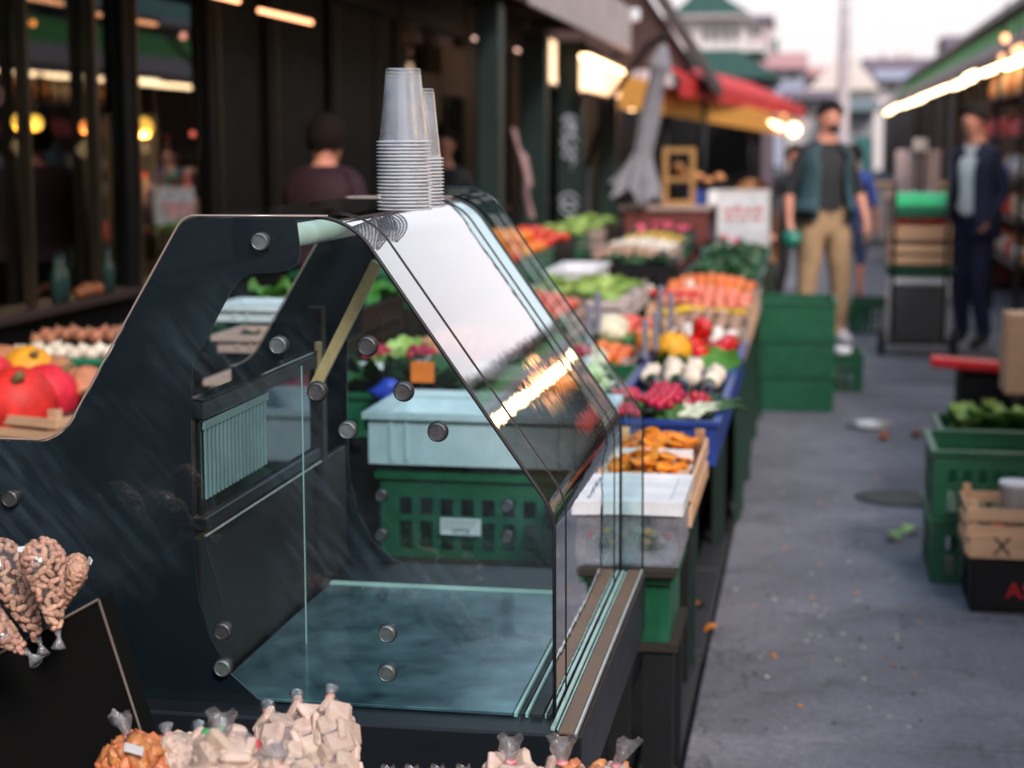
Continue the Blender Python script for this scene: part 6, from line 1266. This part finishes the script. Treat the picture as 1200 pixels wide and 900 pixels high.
# ================================================================== PEOPLE
def person(lab, loc, rotz, H, J, cols, hair=k_hair, shoe=k_shoe, jacket=None, beard=False, hairlen=0, belly=1., leg=1.):
    """J: overrides of joints; local frame faces -Y. cols = dict(top, sleeve, fore, legs, shin)"""
    s = H/1.78
    j = dict(pel=(0, 0, .96), wai=(0, 0, 1.1), che=(0, 0, 1.28), upc=(0, 0, 1.41), nec=(0, -.005, 1.51), hb=(0, -.012, 1.585), hm=(0, -.012, 1.665), ht=(0, 0, 1.725),
             shL=(-.165, 0, 1.42), elL=(-.24, .01, 1.13), wrL=(-.25, -.07, .90), pmL=(-.25, -.09, .83), shR=(.165, 0, 1.42), elR=(.24, .01, 1.13), wrR=(.25, -.07, .90), pmR=(.25, -.09, .83),
             hiL=(-.09, 0, .90), knL=(-.1, -.02, .50), anL=(-.10, .02, .10), toL=(-.115, -.12, .035), hiR=(.09, 0, .90), knR=(.1, -.02, .50), anR=(.10, .02, .10), toR=(.115, -.12, .035))
    j.update(J)
    R = dict(pel=.135*belly, wai=.13*belly, che=.145*belly, upc=.115, nec=.054, hb=.072, hm=.094, ht=.070, sh=.062, el=.044, wr=.028, pm=.030, hi=.088*leg, kn=.062*leg, an=.042*(leg*1.3-.3), to=.036)
    E_ = [('pel', 'wai'), ('wai', 'che'), ('che', 'upc'), ('upc', 'nec'), ('nec', 'hb'), ('hb', 'hm'), ('hm', 'ht')]
    for S in 'LR': E_ += [('upc', 'sh'+S), ('sh'+S, 'el'+S), ('el'+S, 'wr'+S), ('wr'+S, 'pm'+S), ('pel', 'hi'+S), ('hi'+S, 'kn'+S), ('kn'+S, 'an'+S), ('an'+S, 'to'+S)]
    names = list(j); vs = [Vector(j[n])*s for n in names]; rad = [R.get(n, R.get(n[:2], .05))*s for n in names]; ed = [(names.index(a), names.index(b)) for a, b in E_]
    for S in 'LR':   # five fingers
        pm = Vector(j['pm'+S])*s; d = (Vector(j['pm'+S])-Vector(j['wr'+S])).normalized(); sx = -1 if S == 'L' else 1; side = Vector((0, 1, 0)) if abs(d.z) > .5 else Vector((0, 0, 1))
        ip = names.index('pm'+S)
        for f in range(5):
            if f == 4: b0 = pm - d*.01 + Vector((-sx*.03, -.015, 0)); tipv = b0 + d*.035 + Vector((-sx*.02, -.015, 0))
            else: b0 = pm + d*.035 + side*((f-1.5)*.02); tipv = b0 + d*(.065, .075, .07, .055)[f]*.75 + Vector((-sx*.02, -.005, 0))
            a = len(vs); vs += [b0, (b0+tipv)/2+Vector((sx*.003, 0, 0)), tipv]; rad += [.010, .009, .007]; ed += [(ip, a), (a, a+1), (a+1, a+2)]
    me = bpy.data.meshes.new('person_rig'); me.from_pydata([tuple(v) for v in vs], ed, [])
    ob = bpy.data.objects.new('person_rig', me); COL.objects.link(ob); sk = ob.modifiers.new('s', 'SKIN'); sk.use_smooth_shade = True
    for i, r in enumerate(rad): me.skin_vertices[0].data[i].radius = (r, r)
    for i in range(len(rad)): me.skin_vertices[0].data[i].use_root = (i == 0)
    su = ob.modifiers.new('u', 'SUBSURF'); su.levels = 2; su.render_levels = 2
    dg = bpy.context.evaluated_depsgraph_get(); body = bpy.data.meshes.new_from_object(ob.evaluated_get(dg)); bpy.data.objects.remove(ob)
    body.name = 'body'; body.materials.clear()
    for m in (k_skin, cols['top'], cols['sleeve'], cols['fore'], cols['legs'], cols['shin'], shoe): body.materials.append(m)
    bones = [(a, b) for a, b in E_]
    def mat_of(p):
        best = None; bd = 9
        for a, b in bones:
            A_, B_ = Vector(j[a])*s, Vector(j[b])*s; ab = B_-A_; t = max(0, min(1, (p-A_).dot(ab)/ab.length_squared)); d = (p-(A_+ab*t)).length/(R.get(a, R.get(a[:2], .05)))
            if d < bd: bd = d; best = (a, b)
        a, b = best
        if a in ('nec', 'hb', 'hm'): return 0
        if a == 'upc' and b == 'nec': return 0 if p.z > 1.485*s else 1
        if a == 'upc' or a[:2] == 'sh' or b[:2] == 'sh': return 2
        if a[:2] == 'el': return 3
        if a[:2] == 'wr': return 0
        if a[:2] in ('hi',) or b[:2] == 'hi': return 4
        if a[:2] == 'kn': return 5
        if a[:2] == 'an': return 6
        return 1 if p.z > .98*s else 4
    hm = Vector(j['hm'])*s
    for v in body.vertices:
        p = v.co
        if .88*s < p.z < 1.47*s and abs(p.x) < .19*s: p.y *= .74
        # face: flatten front, nose, chin
        if (p-hm).length < .14*s and p.z > 1.5*s:
            p.x = hm.x+(p.x-hm.x)*.84
            r_ = math.hypot(p.x-hm.x, (p.z-(hm.z-.025*s)))
            if p.y < hm.y-.05*s: p.y -= .022*s*math.exp(-(r_/.018)**2)
            if p.z < hm.z-.06*s and p.y < hm.y: p.y -= .012*s
        v.co = p
    for f in body.polygons: f.material_index = mat_of(f.center); f.use_smooth = True
    t = link('person', body, None, (loc[0], loc[1], loc[2] if len(loc) > 2 else 0), (0, 0, rotz), None, lab, 'person')
    # head details
    for sx in (-1, 1):
        MB().blob((hm.x+sx*.029*s, hm.y-.082*s, hm.z-.0*s), (.010*s, .006*s, .006*s), 8, 6).build('eye', k_eye, t)
        MB().blob((hm.x+sx*.078*s, hm.y+.005*s, hm.z-.012*s), (.010*s, .018*s, .03*s), 8, 6).build('ear', k_skin, t)
    MB().blob((hm.x, hm.y-.083*s, hm.z-.055*s), (.022*s, .006*s, .005*s), 8, 5).build('mouth', M('lips', (.4, .12, .1), .5), t)
    hb_ = MB(); vs2 = []; nn, mm = 20, 9
    for a in range(mm+1):
        th = a/mm
        for i in range(nn):
            ph = 2*PI*i/nn; front = max(0, -math.sin(ph)); lim = (1.0-.42*front**.7)*(1.9+.5*hairlen*(1-front)); tt = th*lim*.95
            rr = .107*s*(1+.07*math.sin(5*ph+2*a)); vs2.append((hm.x+rr*.90*math.sin(tt)*math.cos(ph), hm.y+.012*s+rr*1.02*math.sin(tt)*math.sin(ph), hm.z+.012*s+rr*1.08*math.cos(tt)))
    hb_.add(vs2, [(a*nn+i, a*nn+(i+1) % nn, (a+1)*nn+(i+1) % nn, (a+1)*nn+i) for a in range(mm) for i in range(nn)], 0, True); hb_.build('hair', hair, t)
    if beard: MB().blob((hm.x, hm.y-.03*s, hm.z-.075*s), (.058*s, .055*s, .038*s), 12, 7, .1).build('beard', hair, t)
    if jacket:
        mat, z0, z1, op, fat = jacket; nn = 26; vs3 = []
        lev = [z0, z0+.08, 1.0, 1.1, 1.2, 1.3, 1.4, 1.455, 1.485] if z1 > 1.45 else [z0, 1.1, z1]
        for z in lev:
            u = (z-z0)/(1.485-z0); w_ = (.178+.012*math.cos(u*5)) if z < 1.41 else (.178-(z-1.40)*1.1); dp = w_*.80*fat
            o_ = op*(1-u*.15) if z < 1.35 else op*1.1
            for i in range(nn+1):
                a = -PI/2+o_+(2*PI-2*o_)*i/nn; vs3.append((w_*fat*math.cos(a)*s, dp*math.sin(a)*s, z*s))
        k = MB().add(vs3, [(r*(nn+1)+i, r*(nn+1)+i+1, (r+1)*(nn+1)+i+1, (r+1)*(nn+1)+i) for r in range(len(lev)-1) for i in range(nn)], 0, True).build('jacket' if fat > 1.01 else 'vest', mat, t)
        so_ = k.modifiers.new('thickness', 'SOLIDIFY'); so_.thickness = .012
    return t
# bearded man with vest and khaki trousers
person('bearded man in teal grey vest and khaki trousers looking to his side', (.08, 13.0), .45, 1.83, dict(hm=(.02, -.03, 1.665), elL=(-.27, .03, 1.14), wrL=(-.29, -.03, .93), pmL=(-.29, -.05, .86), elR=(.27, .0, 1.14), wrR=(.28, -.12, .92), pmR=(.27, -.15, .85), knL=(-.13, -.02, .5), anL=(-.15, .0, .1), toL=(-.2, -.12, .04), knR=(.13, -.03, .5), anR=(.14, .02, .1), toR=(.18, -.12, .04)),
       dict(top=k_dshirt, sleeve=k_dshirt, fore=k_skin, legs=k_khaki, shin=k_khaki), shoe=k_wshoe, jacket=(k_vest, .93, 1.485, .55, 1.22), beard=True, belly=1.25, leg=1.35)
p = at(928, 280, 12.75); MB().blob((0, 0, 0), (.075, .06, .07), 14, 9, .15, 3).build('green_pouch', M('teal_plastic', (.01, .18, .13), .35), loc=p, label='teal green pouch in the bearded man\'s hand', cat='pouch')
# man in navy suit
person('man in navy suit and open white shirt looking down', (1.17, 13.0), -.85, 1.81, dict(hm=(-.01, -.05, 1.66), ht=(-.01, -.03, 1.72), elR=(.22, .06, 1.15), wrR=(.19, -.05, .95), pmR=(.17, -.1, .90), elL=(-.22, .05, 1.14), wrL=(-.20, -.03, .93), pmL=(-.17, -.07, .88), knR=(.08, -.03, .5), anR=(.09, .05, .1), toR=(.10, -.1, .035)),
       dict(top=k_white, sleeve=k_navy, fore=k_navy, legs=k_navy, shin=k_navy), jacket=(k_navy, .82, 1.485, .62, 1.14), leg=1.25)
person('person in blue top and dark shorts half hidden behind the bearded man', (.37, 16.6), 2.9, 1.50, {}, dict(top=k_blue, sleeve=k_blue, fore=k_skin, legs=k_jeans, shin=k_skin), hair=k_brown, hairlen=.6, shoe=M('red_shoe', (.4, .06, .06), .5))
person('person in black clothes mostly hidden left of the bearded man', (-.17, 15.2), .3, 1.50, dict(anL=(-.16, .05, .1), toL=(-.18, -.1, .035)), dict(top=k_black, sleeve=k_black, fore=k_black, legs=k_black, shin=k_black), hair=k_brown)
person('man in maroon jumper seen from behind at the dark shop front', (at(380, 200, 7.9).x, 7.9, 0), 2.75, 1.70, dict(nec=(0, 0, 1.48), hb=(0, -.012, 1.54), hm=(0, -.03, 1.62), ht=(0, -.02, 1.68), shL=(-.19, 0, 1.42), shR=(.19, 0, 1.42)), dict(top=k_maroon, sleeve=k_maroon, fore=k_maroon, legs=k_black, shin=k_black), hair=k_brown, belly=1.2, hairlen=.8, jacket=(k_maroon, .93, 1.485, .05, 1.25))
person('dim figure in dark green behind the stacked cups', (at(520, 200, 11.8).x, 11.8, 0), .3, 1.62, {}, dict(top=k_black, sleeve=k_black, fore=k_black, legs=k_black, shin=k_black), hair=k_hair)
